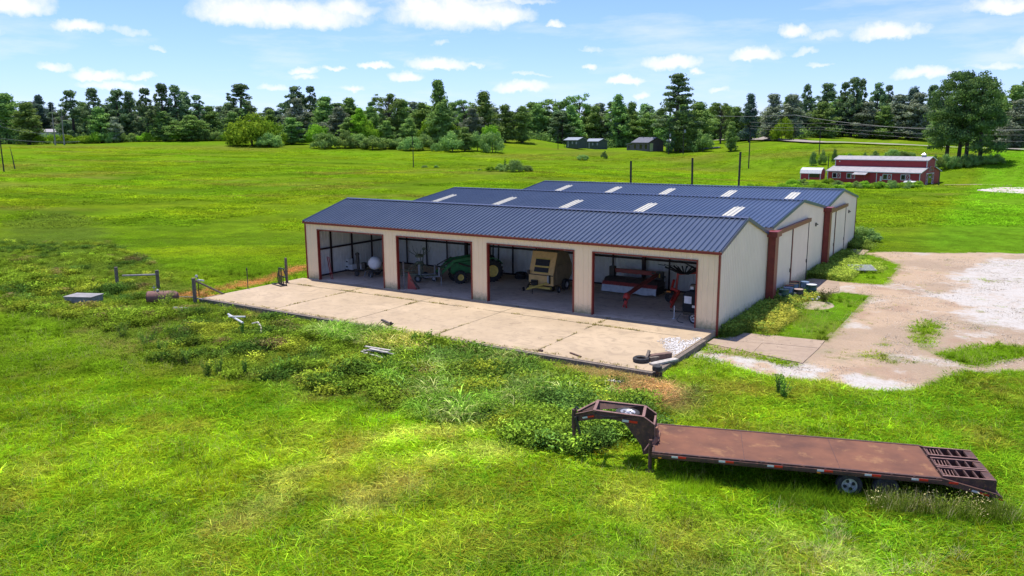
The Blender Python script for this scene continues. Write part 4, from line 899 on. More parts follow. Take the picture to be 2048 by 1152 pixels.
for x in (1.2,3.3): wheel(mo,(x,1.9,.36),.36,.26,'x','silver',.5)
MB().box(3.3,3.75,.9,1.25,.9,1.5).bar((3.0,1.0,1.4),(3.9,1.1,1.2),.12,.1).build('hydraulics',M['black'],mo); MB().box(3.55,3.62,.85,.89,1.15,1.4).build('warning_tag',M['jyellow'],mo)
# hay rake, red with dark folded tine arms
rk=thing('hay_rake','red hay rake with dark tine arms folded upward at the right of the fourth bay','rake',(26.3,4.6,.012),.1)
MB().bar((0,-.6,.35),(-.3,1.6,.55),.11,.14).bar((-.3,1.6,.55),(-.2,1.6,1.75),.12,.12).bar((-.2,1.6,1.7),(1.5,1.8,1.9),.1,.12).bar((.1,-.9,.12),(.25,.3,.85),.1,.16).bar((.25,.3,.85),(-.35,.7,.95),.1,.16).build('frame',M['mred'],rk)
MB().bar((-.4,.9,.8),(-.15,.5,1.5),.12,.1).bar((1.5,1.7,1.2),(1.7,1.8,2.1),.12,.12).build('lift_linkage',M['mred'],rk)
wheel(rk,(-.45,.9,.33),.33,.22,'y','dark',.5); wheel(rk,(1.5,1.6,.33),.33,.22,'y','dark',.5)
MB().box(-.45,-.2,-.02,.0,.82,.90).build('warning_light',M['orange'],rk)
for k in range(9):
    a=-.9+k*.22
    MB().bar((-.05+k*.06,1.5,1.75),(-.9+k*.28,1.1-.05*k,2.25-.02*abs(k-4)+.04*(k%3)),.05,.10).bar((-.9+k*.28,1.1-.05*k,2.25),(-1.25+k*.36,.9,2.32+.03*(k%2)),.12,.03).build('tine_arm',M['black'],rk)
for k in range(6): MB().bar((1.2+k*.06,1.5,1.9),(.3+k*.24,.9,2.55-.09*k),.14,.035).build('tine_arm',M['black'],rk)
# towable compressor
cm=thing('towable_compressor','black towable air compressor with a white jack stand behind the last post','compressor',(28.15,1.05,.012),-.12)
MB().prism([(0,.55),(1.9,.55),(1.9,1.55),(1.7,1.75),(.25,1.75),(.0,1.5)],0,1.0,'y').build('body',mat('dark_blue_grey_paint',(.010,.012,.016),(.015,.018,.022),3,rough=.7,spec=.15),cm,bevel=.05)
MB().box(.12,.55,-.012,-.002,1.05,1.45).build('label_plate',M['curtain'],cm); MB().box(-.012,-.002,.3,.62,1.12,1.36).build('label_plate',M['curtain'],cm)
MB().box(.6,1.0,-.012,-.002,.85,.98).build('stripe',M['white'],cm); MB().box(-.011,-.002,.45,.7,.86,.93).build('stripe',M['jyellow'],cm)
MB().box(.0,1.9,.1,.9,.36,.54).bar((0,.5,.42),(-.9,.35,.42),.08,.08).build('frame',M['black'],cm)
for y in (-.1,1.1): wheel(cm,(.8,y,.31),.31,.2,'y','white',.66,holes=5)
MB().tube([(-.62,.3,.75),(-.62,.3,.03)],.03,8).box(-.7,-.54,.22,.38,0,.03).build('jack_stand',M['white'],cm)
MB().box(.3,.7,.3,.7,1.76,2.05).tube([(1.0,.5,1.7),(1.0,.5,2.1)],.12,10).build('exhaust',M['black'],cm); MB().box(.32,.5,.28,.3,1.8,1.95).build('decal',M['white'],cm)
MB().tube([(-.1,.1,.4),(-.25,-.1,.1),(-.05,-.3,.03),(.3,-.4,.03)],.018,6).build('hose',M['black'],cm)
# ------------------------------------------------------------------ on the slab and around it
fk=thing('bale_fork','black bale fork attachment standing at the left end of the slab','fork',(.35,-2.75,.0),-.25)
b=MB().box(-.65,.65,0,.06,0,.08).box(-.65,.65,0,.06,.55,.62)
for x in (-.62,-.2,.15,.58): b.box(x-.03,x+.03,.005,.055,.08,.55)
b.box(-.66,.66,-.45,-.39,0,.07).bar((-.62,.03,.04),(-.62,-.42,.04),.06,.06).bar((.62,.03,.04),(.62,-.42,.04),.06,.06)
b.bar((-.62,.03,.62),(-.3,.03,1.15),.06,.06).bar((.62,.03,.62),(.3,.03,1.15),.06,.06).box(-.33,.33,0,.06,1.12,1.18)
b.build('frame',M['black'],fk)
for x in (-.2,.1): MB().box(x-.04,x+.04,-.1,-.04,0,1.2).build('tine',M['dark'],fk)
q=(-.1,-1.9); tag(MB().tube([(q[0],q[1],-.3),(q[0],q[1],1.75)],.09,8).box(q[0]-.03,q[0]+.03,q[1]-.1,q[1]-.07,.2,1.5).build('fence_post',M['wood']),'short square wooden post rising behind the black bale fork','post')
ja=thing('drawbar_jack','dark steel drawbar with a jack foot lying on the front edge of the slab','drawbar',(14.7,-7.95,0),-.28)
MB().bar((-.75,.1,.12),(.5,-.05,.10),.12,.09).build('bar',M['dark'],ja); MB().bar((-.1,-.05,.05),(.55,-.12,.05),.1,.08).build('bar',M['rust'],ja); MB().tube([(.5,-.1,.0),(.5,-.1,.26)],.05,8).bar((.4,-.1,.2),(.75,-.1,.2),.06,.05).build('jack',M['black'],ja)
ty=thing('old_tyre','bald black tyre lying flat near the front corner of the slab','tyre',(29.40,-7.40,.0),0)
MB().lathe([(.21,.05),(.30,.0),(.36,.04),(.38,.11),(.36,.18),(.30,.22),(.21,.17),(.24,.11),(.21,.05)],(0,0,0),'z',24,False).build('tread',M['rubber'],ty,smooth=True)
bm_=thing('timber_baulk','stack of short rusty brown timber baulks on the slab corner','timber',(29.95,-6.55,0),.95)
MB().box(-.55,.6,-.12,.14,0,.25).build('baulk',mat('red_brown_timber',(.20,.12,.09),(.12,.075,.06),6,rough=.9),bm_,bevel=.01); MB().box(-.65,-.2,-.3,-.1,0,.2).build('baulk',M['wood'],bm_); MB().bar((-.75,-.1,.15),(-.5,.1,.42),.12,.12).build('offcut',M['wood'],bm_)
MB().bar((-.9,-.75,.05),(.6,-.45,.05),.3,.08).build('plank',M['palewood'],bm_)
sw=thing('trailer_tongue_wheel','small black wheel on a rusty post off the front corner of the slab','wheel',(30.65,-8.55,-.30),.2)
MB().lathe([(.08,-.09),(.2,-.1),(.22,0),(.2,.1),(.08,.09)],(0,0,.48),'z',16).build('tyre',M['rubber'],sw,smooth=True); MB().tube([(0,0,.55),(0,0,0)],.07,8).box(-.16,.16,-.1,.1,0,.12).box(-.05,.22,-.05,.05,.12,.3).build('post',M['rust'],sw)
tag(MB().box(30.55,30.78,-9.28,-9.1,-.32,-.19).box(30.6,30.75,-9.15,-8.98,-.32,-.15).build('broken_brick',mat('orange_brick',(.50,.20,.08),(.38,.15,.07),9,rough=.9),None,bevel=.02),'broken orange brick on the soil below the slab corner','brick')
tag(MB().bar((26.0,-7.85,.03),(26.75,-8.2,.03),.09,.05).build('loose_board',M['rust']),'short dark board lying on the front edge of the slab','board')
tag(MB().bar((24.5,-8.25,.03),(24.75,-8.3,.05),.14,.08).add([],[]).build('broken_brick',M['rust'],None,bevel=.02),'dark red lump of brick on the slab edge above the tall reeds','brick')
M['lidgrey']=mat('lid_concrete',(.30,.285,.27),(.20,.19,.18),1.5,c3=(.2,.19,.18),sc3=3,rough=.9)
cb=thing('concrete_box','pale grey concrete well cover among the weeds at the far left','cover',(-7.1,-12.6,hz(-7.1,-12.6)-.02),.42); cb.scale=(.74,.70,.8)
MB().box(-1.25,1.25,-.85,.85,0,.52).build('side_wall',M['graywood'],cb); MB().box(-1.32,1.32,-.92,.92,.521,.60).build('lid',M['lidgrey'],cb,bevel=.01)
q=(-2.6,-10.0); tn=thing('rusty_tank','rusty cylindrical tank lying in weeds by the fence brace','tank',(q[0],q[1],hz(*q)-.05),.72+PI); tn.scale=(.78,.8,.8)
MB().lathe([(.02,-1.3),(.35,-1.2),(.5,-.95),(.52,-.5),(.52,.9),(.52,1.1)],(0,0,.5),'x',20).build('shell',mat('pink_rust',(.22,.10,.08),(.15,.07,.055),3,rough=.75),tn,smooth=True)
MB().lathe([(.001,1.105),(.46,1.105),(.52,1.12),(.50,1.16),(.02,1.1)],(0,0,.5),'x',20).build('end_disc',M['rust'],tn,smooth=True)
MB().tube([(.6,0,1.0),(.6,0,1.45)],.03,6).tube([(.45,0,1.3),(.75,0,1.3)],.025,6).lathe([(.1,0),(.12,.12),(.02,.2)],(.3,.1,1.0),'z',8).build('valve',M['grey'],tn)
# fence brace and posts
def post(x,y,h,r=.09,n=8): z=hz(x,y); return MB().tube([(x,y,z-.3),(x+.02,y,z+h)],r,n)
fb=thing('fence_brace','wooden H-brace of two posts and a rail left of the rusty tank','fence',(0,0,0))
pa,pb=(-10.0,-8.6),(-6.4,-7.8)
for a in (pa,pb): post(*a,1.35,.12).build('post',M['wood'],fb)
MB().tube([(pa[0]+.6,pa[1]+.1,hz(*pa)+.78),(pb[0],pb[1],hz(*pb)+1.05)],.065,8).build('rail',M['graywood'],fb)
fc=thing('corner_post','wooden corner post with a diagonal brace at the left slab corner','fence',(0,0,0))
post(-.75,-8.95,1.62,.12).build('post',M['wood'],fc)
MB().tube([(-.72,-8.85,1.15),(-.35,-6.9,-.1)],.06,8).build('brace',M['wood'],fc)
tag(post(-.6,-4.9,1.7,.03,6).box(-.64,-.56,-4.94,-4.86,1.25,1.36).build('steel_post',M['dark']),'thin steel fence post with a white insulator beside the slab','post')
mk=thing('marker_stake','short dark stake with white insulators beyond the corner post','stake',(0,0,0)); post(-2.2,-7.6,1.3,.03,6).build('stake',M['black'],mk); MB().box(-2.15,-1.5,-7.7,-7.62,.85,.93).box(-2.3,-2.18,-7.72,-7.6,1.05,1.2).build('insulator',M['white'],mk)
tag(MB().bar((-2.3,-9.3,.02),(-.9,-8.95,.08),.05,.04).bar((-1.2,-8.8,.0),(.2,-9.05,.05),.06,.06).build('low_rail',M['graywood']),'grey rail lying between the rusty tank and corner post','rail')
# board pile, pipes
bp_=thing('board_pile','loose pile of bleached grey boards in the weeds below the slab','boards',(18.2,-12.6,hz(18.2,-12.6)+.28),.15)
for k in range(9):
    a=random.uniform(-.35,.25); x,y=random.uniform(-.35,.35),random.uniform(-.4,.35); l=random.uniform(.5,.85)
    MB().bar((x-l*math.cos(a),y-l*math.sin(a),.04*k),(x+l*math.cos(a),y+l*math.sin(a),.04*k+random.uniform(-.05,.08)),.13,.03).build('board',M['palewood' if k%3 else 'graywood'],bp_)
def pipe(name,label,cat,pts,r,m): 
    P=[(x,y,hz(x,y)+z) for x,y,z in pts]; return tag(MB().tube(P,r,8).build(name,M[m],None,smooth=True),label,cat)
pipe('plastic_pipe','straight white plastic pipe lying in weeds left of the slab front','pipe',[(5.2,-11.0,.42),(7.6,-11.9,.40)],.06,'white')
pipe('plastic_pipe','short white pipe crossing the straight one in the weeds','pipe',[(6.0,-11.6,.5),(6.9,-11.15,.5)],.05,'white')
pipe('bent_pipe','pale curved pipe half sunk in weeds right of the straight pipe','pipe',[(7.9,-11.5,.3),(8.5,-11.6,.48),(9.2,-12.0,.42),(9.7,-12.4,.2)],.05,'palewood')
q=(1.0,-11.2); tag(MB().box(q[0]-.5,q[0]+.4,q[1]-.25,q[1]+.2,hz(*q)+.22,hz(*q)+.3).bar((q[0]-.7,q[1],hz(*q)+.3),(q[0]+.6,q[1]+.2,hz(*q)+.36),.16,.04).build('scrap_board',M['graywood']),'grey scrap boards in the weeds right of the rusty tank','boards')
q=(28.9,-10.1); tag(MB().bar((q[0],q[1],hz(*q)+.1),(q[0]+.8,q[1]+.1,hz(*q)+.12),.3,.03).build('white_sheet',M['white']),'crumpled white sheet on bare soil below the slab','sheet')
# barrels by the warehouse
def barrel(x,y,r,h,m,lid,label,lidm=None,tagw=False):
    z=hz(x,y)+.02; o=thing('barrel',label,'barrel',(x,y,z),jr.uniform(0,6),'barrels by the warehouse wall')
    o.rotation_euler=(0,0,-.6)
    MB().lathe([(r*.97,0),(r,.03),(r,h*.32),(r*1.03,h*.34),(r,h*.36),(r,h*.64),(r*1.03,h*.66),(r,h*.68),(r,h-.03),(r*1.03,h)],(0,0,0),'z',20).build('body',M[m],o,smooth=True)
    MB().lathe([(.001,h-.015),(r*.98,h-.015),(r*1.0,h+.004),(.001,h+.004)],(0,0,0),'z',20).build('lid',M[lid],o)
    if tagw: MB().box(-.1,.12,-r-.02,-r-.003,h*.5,h*.75).build('paper_label',M['white'],o)
M['drumgreen']=mat('drum_green',(.03,.09,.055),(.02,.06,.04),4,rough=.45); M['drumteal']=mat('drum_teal',(.012,.06,.06),(.01,.045,.05),4,rough=.4)
M['drumblue']=mat('drum_blue_grey',(.13,.20,.30),(.09,.14,.22),4,rough=.45); M['lidrust']=mat('rusty_lid',(.30,.09,.03),(.20,.07,.03),5,rough=.8); M['lidochre']=mat('ochre_lid',(.50,.27,.08),(.35,.17,.06),5,rough=.8)
M['lidgreen']=mat('green_lid',(.10,.19,.11),(.14,.2,.13),5); M['lidtan']=mat('tan_lid',(.40,.30,.24),(.3,.2,.16),5)
barrel(31.35,10.35,.30,.88,'drumgreen','lidgreen','dark green barrel with a paper label nearest the red column',tagw=True)
barrel(31.42,11.15,.30,.88,'drumblue','drumblue','pale blue barrel directly behind the green one')
barrel(31.30,11.95,.30,.88,'drumteal','lidrust','teal barrel with a rusty lid behind the blue one')
barrel(31.38,12.75,.30,.88,'drumblue','lidochre','barrel with an ochre lid between two rusty-lidded ones')
barrel(31.30,13.5,.30,.90,'drumteal','lidrust','barrel with a rusty lid at the far end of the row')
barrel(31.95,13.3,.27,.98,'drumblue','drumblue','upright blue-grey barrel at the outer far end of the row')
barrel(32.02,11.35,.29,.80,'black','lidtan','black barrel with a tan lid and white label',tagw=True)
barrel(32.45,13.0,.33,.88,'drumteal','curtain','large teal barrel with a white lid standing apart')
for (x,y,r,l) in ((32.9,11.2,.10,'white stone nearest the tan-lidded barrel'),(33.15,11.4,.08,'small white stone between the two larger ones'),(33.1,12.0,.12,'large white stone in front of the white-lidded barrel')):
    z=hz(x,y)+.28; tag(MB().lathe([(.02,-.6*r),(r*.8,-.4*r),(r,0),(r*.7,.5*r),(.02,.65*r)],(x,y,z),'z',7).build('stone',M['white']),l,'stone')
pl=thing('pallet','weathered white wooden pallet tilted on the grass by the warehouse','pallet',(33.6,25.3,hz(33.6,25.3)+.12),.5)
for k in range(7): MB().box(-.9,.9,-.62+k*.19,-.50+k*.19,.12+k*.035,.145+k*.035).build('slat',M['white'],pl)
for x in (-.85,0,.8): MB().bar((x,-.6,.05),(x,.65,.27),.08,.1).build('stringer',M['wood'],pl)
tag(MB().bar((32.1,25.0,hz(32,25)+.25),(33.0,25.4,hz(32,25)+.3),.3,.05).build('scrap_board',M['palewood']),'pale scrap board left of the tilted white pallet','board')
# ------------------------------------------------------------------ poles and wires
def upole(px,py,d,h,label,arm=True,tr=False,r=.15,lean=0,wires=None):
    q=gnd(px,py,d); o=thing('utility_pole',label,'pole',q)
    MB().tube([(0,0,-.5),(lean,0,h)],[r,r*.7],8).build('shaft',M['pole'],o)
    if arm:
        MB().box(-1.15,1.15,-.06,.06,h-.55,h-.42).build('crossarm',M['pole'],o)
        for x in (-1.05,-.4,1.05): MB().tube([(x,0,h-.42),(x,0,h-.22)],.05,6).build('insulator',M['grey'],o)
    if tr: MB().lathe([(.05,-.5),(.26,-.45),(.26,.45),(.05,.5)],(.4,0,h-1.9),'z',10).build('transformer',M['grey'],o,smooth=True)
    return (q[0],q[1],q[2]+h-.35)
w8=upole(8,343,168,9.9,'timber utility pole with a crossarm at the left edge of the meadow')
w27=upole(827,336,200,8.0,'lone timber pole standing in the middle of the far meadow',arm=False,r=.13)
w16=upole(1116,299,300,7.0,'timber pole left of the dark cabins',arm=False,r=.13)
w97=upole(1497,337,214,10.2,'timber pole rising from the field left of the barn',arm=False,r=.17)
w65=upole(1366,309,262,9.2,'timber pole with crossarm and transformer near the big pine',tr=True)
w40=upole(1337,309,262,8.0,'pole with a grey meter box beside the house',arm=False,tr=True,r=.12)
w38=upole(1638,309,225,7.8,'timber pole with crossarm beside the far road',r=.13)
upole(1655,352,160,4.9,'short dark pole between the garden shed and barn',arm=False,r=.13); upole(1877,372,165,3.2,'short dark post at the right corner of the barn',arm=False,r=.12)
for px,py,tpy,d,l in ((1262,368,322,101,'leftmost of the three dark poles behind the rear warehouse'),(1385,372,316,104,'middle one of the three dark poles behind the rear warehouse'),(1477,372,304,104,'tall leaning dark pole, right one of the three behind the rear warehouse')):
    q=at(px,py,d); z=hz(q[0],q[1]); t_=at(px+(4 if px>1400 else 0),tpy,d); tag(MB().tube([(q[0],q[1],z-.3),(t_[0],t_[1],t_[2])],.14,8).build('pole',M['pole']),l,'pole','dark poles behind the rear warehouse')
q=gnd(1880,372,165); 
q=gnd(1340,296,268); ub=thing('utility_shed','small white-grey utility shed beside the big pine trunk','shed',q,-.5); MB().box(-1.2,1.2,-1,1,-.5,2.7).build('wall',M['grey'],ub); MB().prism([(-1.3,2.7),(1.3,2.7),(0,3.4)],-1.1,1.1,'y').build('roof',M['white'],ub)
def wire(a,b,sag,label,r=.035,grp='power lines'):
    a=Vector(a);b=Vector(b); P=[a.lerp(b,t)+Vector((0,0,-sag*4*t*(1-t))) for t in np.linspace(0,1,25)]
    tag(MB().tube(P,r,4).build('power_line',M['wire']),label,'cable',grp)
R1_=at(1410,231,300);R2_=at(1590,230,262);R3_=at(1870,249,215);R4_=at(2150,256,190)
for a,b,l in ((R1_,R2_,'far span of the thick cable above the road'),(R2_,R4_,'near span of the thick cable crossing in front of the wood')): wire(a,b,.4 if a is R1_ else 2.2,l,.05)
for k,(y1,y2,y3) in enumerate(((252,262,268),(257,271,283),(244,247,250))):
    wire(at(1500,y1,240),at(1640,y1+2,225),.3,'thin wire left of the roadside pole, number %s from the top'%('three two one'.split()[k]) if 0 else ['thin middle wire left of the roadside pole','thin lowest wire left of the roadside pole','thin highest wire left of the roadside pole'][k],.016)
    wire(at(1640,y1+2,225),at(2150,y3,190),1.,['thin middle wire right of the roadside pole','thin lowest wire right of the roadside pole','thin highest wire right of the roadside pole'][k],.016)
wire(w8,at(-60,245,150),.2,'upper wire at the left edge pole',.03); wire((w8[0],w8[1],w8[2]-2.6),at(160,283,200),.4,'lower wire running right from the left edge pole',.03); wire(w8,at(105,266,260),.6,'upper wire running right from the left edge pole',.025)
for q in ((1320,309,255),(1326,309,255),(1332,309,255)): pass
lt=thing('leaning_snag','vine-covered dead snag leaning beside the left edge pole','tree',gnd(30,338,165))
MB().tube([(0,0,-.3),(-.9,.2,2.6),(-1.5,.2,4.9)],[.15,.1,.04],6).build('trunk',M['pole'],lt)
# ------------------------------------------------------------------ foliage meshes
def leaves(blobs,n,size,seed,inner=.35,flat=.35):
    g=np.random.default_rng(seed); B=np.array(blobs,float)
    w=(B[:,3]*B[:,4]+B[:,3]*B[:,5]); k=g.choice(len(B),n,p=w/w.sum())
    d=g.normal(size=(n,3)); d/=np.linalg.norm(d,axis=1)[:,None]
    r=(inner+(1.30-inner)*g.random(n)**.9)[:,None]
    c=B[k,:3]+d*r*B[k,3:6]
    nr=d*np.array([1,1,1.3])+g.normal(size=(n,3))*flat*1.6; nr/=np.linalg.norm(nr,axis=1)[:,None]
    a=np.cross(nr,g.normal(size=(n,3))); a/=np.linalg.norm(a,axis=1)[:,None]+1e-9; b=np.cross(nr,a)
    s=(size*(.55+.9*g.random(n)))[:,None]; q=.6+.5*g.random((n,4,1))
    V=np.stack([c-a*s*q[:,0],c-b*s*.7*q[:,1],c+a*s*q[:,2],c+b*s*.7*q[:,3]],1).reshape(-1,3)
    return V,np.arange(4*n).reshape(n,4)
def trunkmesh(segs):
    mb=MB()
    for pts,rs in segs: mb.tube(pts,rs,7)
    return mb
FO={'pine':foliage('pine_needles',(.24,.34,.14),(.15,.24,.115),.5),'broad':foliage('broadleaf_foliage',(.30,.44,.10),(.18,.30,.09),.4),
 'oak':foliage('pale_oak_foliage',(.34,.38,.24),(.20,.25,.16),.4),'bright':foliage('bright_foliage',(.33,.50,.035),(.18,.34,.03),.5),
 'dark':foliage('dark_foliage',(.14,.20,.13),(.095,.155,.11),.5),'young':foliage('young_conifer_foliage',(.17,.31,.08),(.09,.18,.07),.6),'cluster':foliage('cluster_pine_needles',(.17,.25,.06),(.08,.135,.055),.35)}
PROT={}
def proto(kind,seed):
    """returns trunk mesh, crown mesh; built at height 1 x width 1 then scaled"""
    key=(kind,seed)
    if key in PROT: return PROT[key]
    R=random.Random(seed*31+len(kind)); H=18.; blobs=[]; segs=[]; n=5200; sz=.34; W=9.
    if kind=='pine':
        segs.append(([(0,0,-1),(.1,0,H*.5),(R.uniform(-.4,.4),.1,H*.97)],[.34,.24,.06])); 
        for i in range(90):
            t=R.uniform(.12,.98); a=R.uniform(0,2*PI); rad=(1.10-t)*W*.72*R.uniform(.25,1.0) if t>.5 else W*.42*R.uniform(.3,1); z=H*t; x,y=rad*math.cos(a),rad*math.sin(a)
            rs=R.uniform(.35,.95)*(1.25-t*.45); blobs.append((x,y,z,rs*.85,rs*.85,rs*R.uniform(.7,1.2))); (segs.append(([(0,0,z-.9),(x*.6,y*.6,z-.5),(x,y,z-.1)],[.10,.06,.03])) if i%4==0 else None)
        blobs.append((0,0,H*.96,1.0,1.0,.8)); n=9000;sz=.25
    elif kind=='bigpine':
        segs.append(([(0,0,-1),(0,0,H*.5),(.3,.1,H*.98)],[.42,.3,.07])); 
        for i in range(30):
            t=.30+.68*i/29+R.uniform(-.02,.02); a=i*2.4+R.uniform(-.4,.4); rad=(1.06-t)*W*.80*R.uniform(.45,1.05); z=H*t; x,y=rad*math.cos(a),rad*math.sin(a)
            rs=R.uniform(.8,1.35); blobs.append((x,y,z,rs,rs,rs*.42)); blobs.append((x*.55,y*.55,z-.1,rs*.8,rs*.8,rs*.35)); segs.append(([(0,0,z-.7),(x*.6,y*.6,z-.5),(x,y,z-.1)],[.13,.08,.03]))
        n=9000;sz=.24
    elif kind in('broad','oak','dark'):
        segs.append(([(0,0,-1),(.1,0,H*.35),(0,0,H*.75)],[.40,.3,.1]))
        for i in range(130):
            t=R.uniform(.06,.97); a=R.uniform(0,2*PI); env=math.sin(PI*min(1,(t+.12)))**.6; rad=env*W*.47*R.uniform(.1,1.0)*(.75+.35*math.sin(a*2+seed)+.1*math.sin(a*5)); x,y=rad*math.cos(a),rad*math.sin(a); rs=R.uniform(.45,1.25)
            blobs.append((x,y,H*t,rs,rs,rs*.8)); 
            if i%12==0: segs.append(([(0,0,H*t*.6),(x*.6,y*.6,H*t*.85),(x,y,H*t)],[.13,.08,.03]))
        n=11000;sz=.26
    elif kind=='sparse':
        segs.append(([(0,0,-1),(.2,0,H*.4),(-.2,0,H*.93)],[.32,.22,.05]))
        for i in range(60):
            t=R.uniform(.25,.98); a=R.uniform(0,2*PI); rad=W*.42*R.uniform(.3,1.0)*(1.15-abs(t-.65)); x,y=rad*math.cos(a),rad*math.sin(a); rs=R.uniform(.5,1.1)
            blobs.append((x,y,H*t,rs,rs,rs*.8)); segs.append(([(0,0,H*(t-.2)),(x*.5,y*.5,H*(t-.08)),(x,y,H*t)],[.10,.07,.025]))
        n=5500;sz=.27
    elif kind=='young':
        segs.append(([(0,0,-1),(0,0,H*.9)],[.25,.05]))
        for i in range(26):
            t=R.uniform(.06,.97); a=R.uniform(0,2*PI); rad=(1-t)*W*.42*R.uniform(.3,1); x,y=rad*math.cos(a),rad*math.sin(a); rs=R.uniform(.9,1.5)*(1.15-t*.8)
            blobs.append((x,y,H*t,rs,rs,rs*.7))
        n=4200;sz=.32
    elif kind in('bush','brightbush'):
        H=6.;W=9.; segs.append(([(0,0,-.5),(0,0,2.5)],[.2,.08]))
        for i in range(26):
            a=R.uniform(0,2*PI); q=R.random()**.5; x,y=q*W*.42*math.cos(a),q*W*.42*math.sin(a); zt=H*.80*math.sqrt(max(.05,1-q*q*.85))*R.uniform(.4,1.0); rs=R.uniform(.8,1.5)
            blobs.append((x,y,max(zt,.6),rs,rs,rs*.8))
        n=5200;sz=.24
    elif kind=='cluster':
        H=20.;W=20.
        for (x,y) in ((-4.6,0),(-2,1.5),(1.6,-.5),(4.6,.8)): segs.append(([(x,y,-1),(x*.9,y,H*.45),(x*.7,y,H*.85)],[.55,.4,.12]))
        for i in range(230):
            t=R.uniform(.11,.97); a=R.uniform(0,2*PI); env=1.0 if t<.55 else math.sqrt(max(.05,1-((t-.55)/.47)**2)); q=R.random()**.5; x,y=q*env*W*.46*math.cos(a),q*env*W*.40*math.sin(a)
            if t<.19 and abs(x)<5.5: continue
            rs=R.uniform(1.0,2.1); blobs.append((x,y,H*t,rs,rs,rs*.5))
        n=42000;sz=.26
    key_f={'pine':'pine','bigpine':'pine','broad':'broad','oak':'oak','dark':'dark','sparse':'broad','young':'young','bush':'broad','brightbush':'bright','cluster':'cluster'}[kind]
    V,F=leaves(blobs,n,sz,seed+5)
    cr=npmesh('crown',V,F,FO[key_f]); tr=trunkmesh(segs).build('trunk',M['trunk'])
    cm_,tm_=cr.data,tr.data; bpy.data.objects.remove(cr); bpy.data.objects.remove(tr)
    PROT[key]=(tm_,cm_,H,W); return PROT[key]
def plant(kind,seed,px,depth,top,wpx,label,group='trees of the far wood',name='tree',cat='tree',base=None,rz=None):
    q=at(px,300,depth); z=hz(q[0],q[1]); 
    if base is not None: z=min(z,at(px,base,depth)[2]) if False else z
    h=at(px,top,depth)[2]-z; w=wpx*depth/CF
    return place(kind,seed,(q[0],q[1],z),h,w,label,group,name,cat,rz)
def place(kind,seed,loc,h,w,label,group=None,name='tree',cat='tree',rz=None,fol=None):
    tm_,cm_,H,W=proto(kind,seed); o=thing(name,label,cat,loc,random.uniform(0,6.28) if rz is None else rz,group); o.scale=(w/W,w/W,h/H)
    for nm,me in (('trunk',tm_),('crown',cm_)):
        if not me.vertices: continue
        c=bpy.data.objects.new(nm,me); col.objects.link(c); c.parent=o
        if fol and nm=='crown': c.material_slots[0].link='OBJECT'; c.material_slots[0].material=fol
    return o
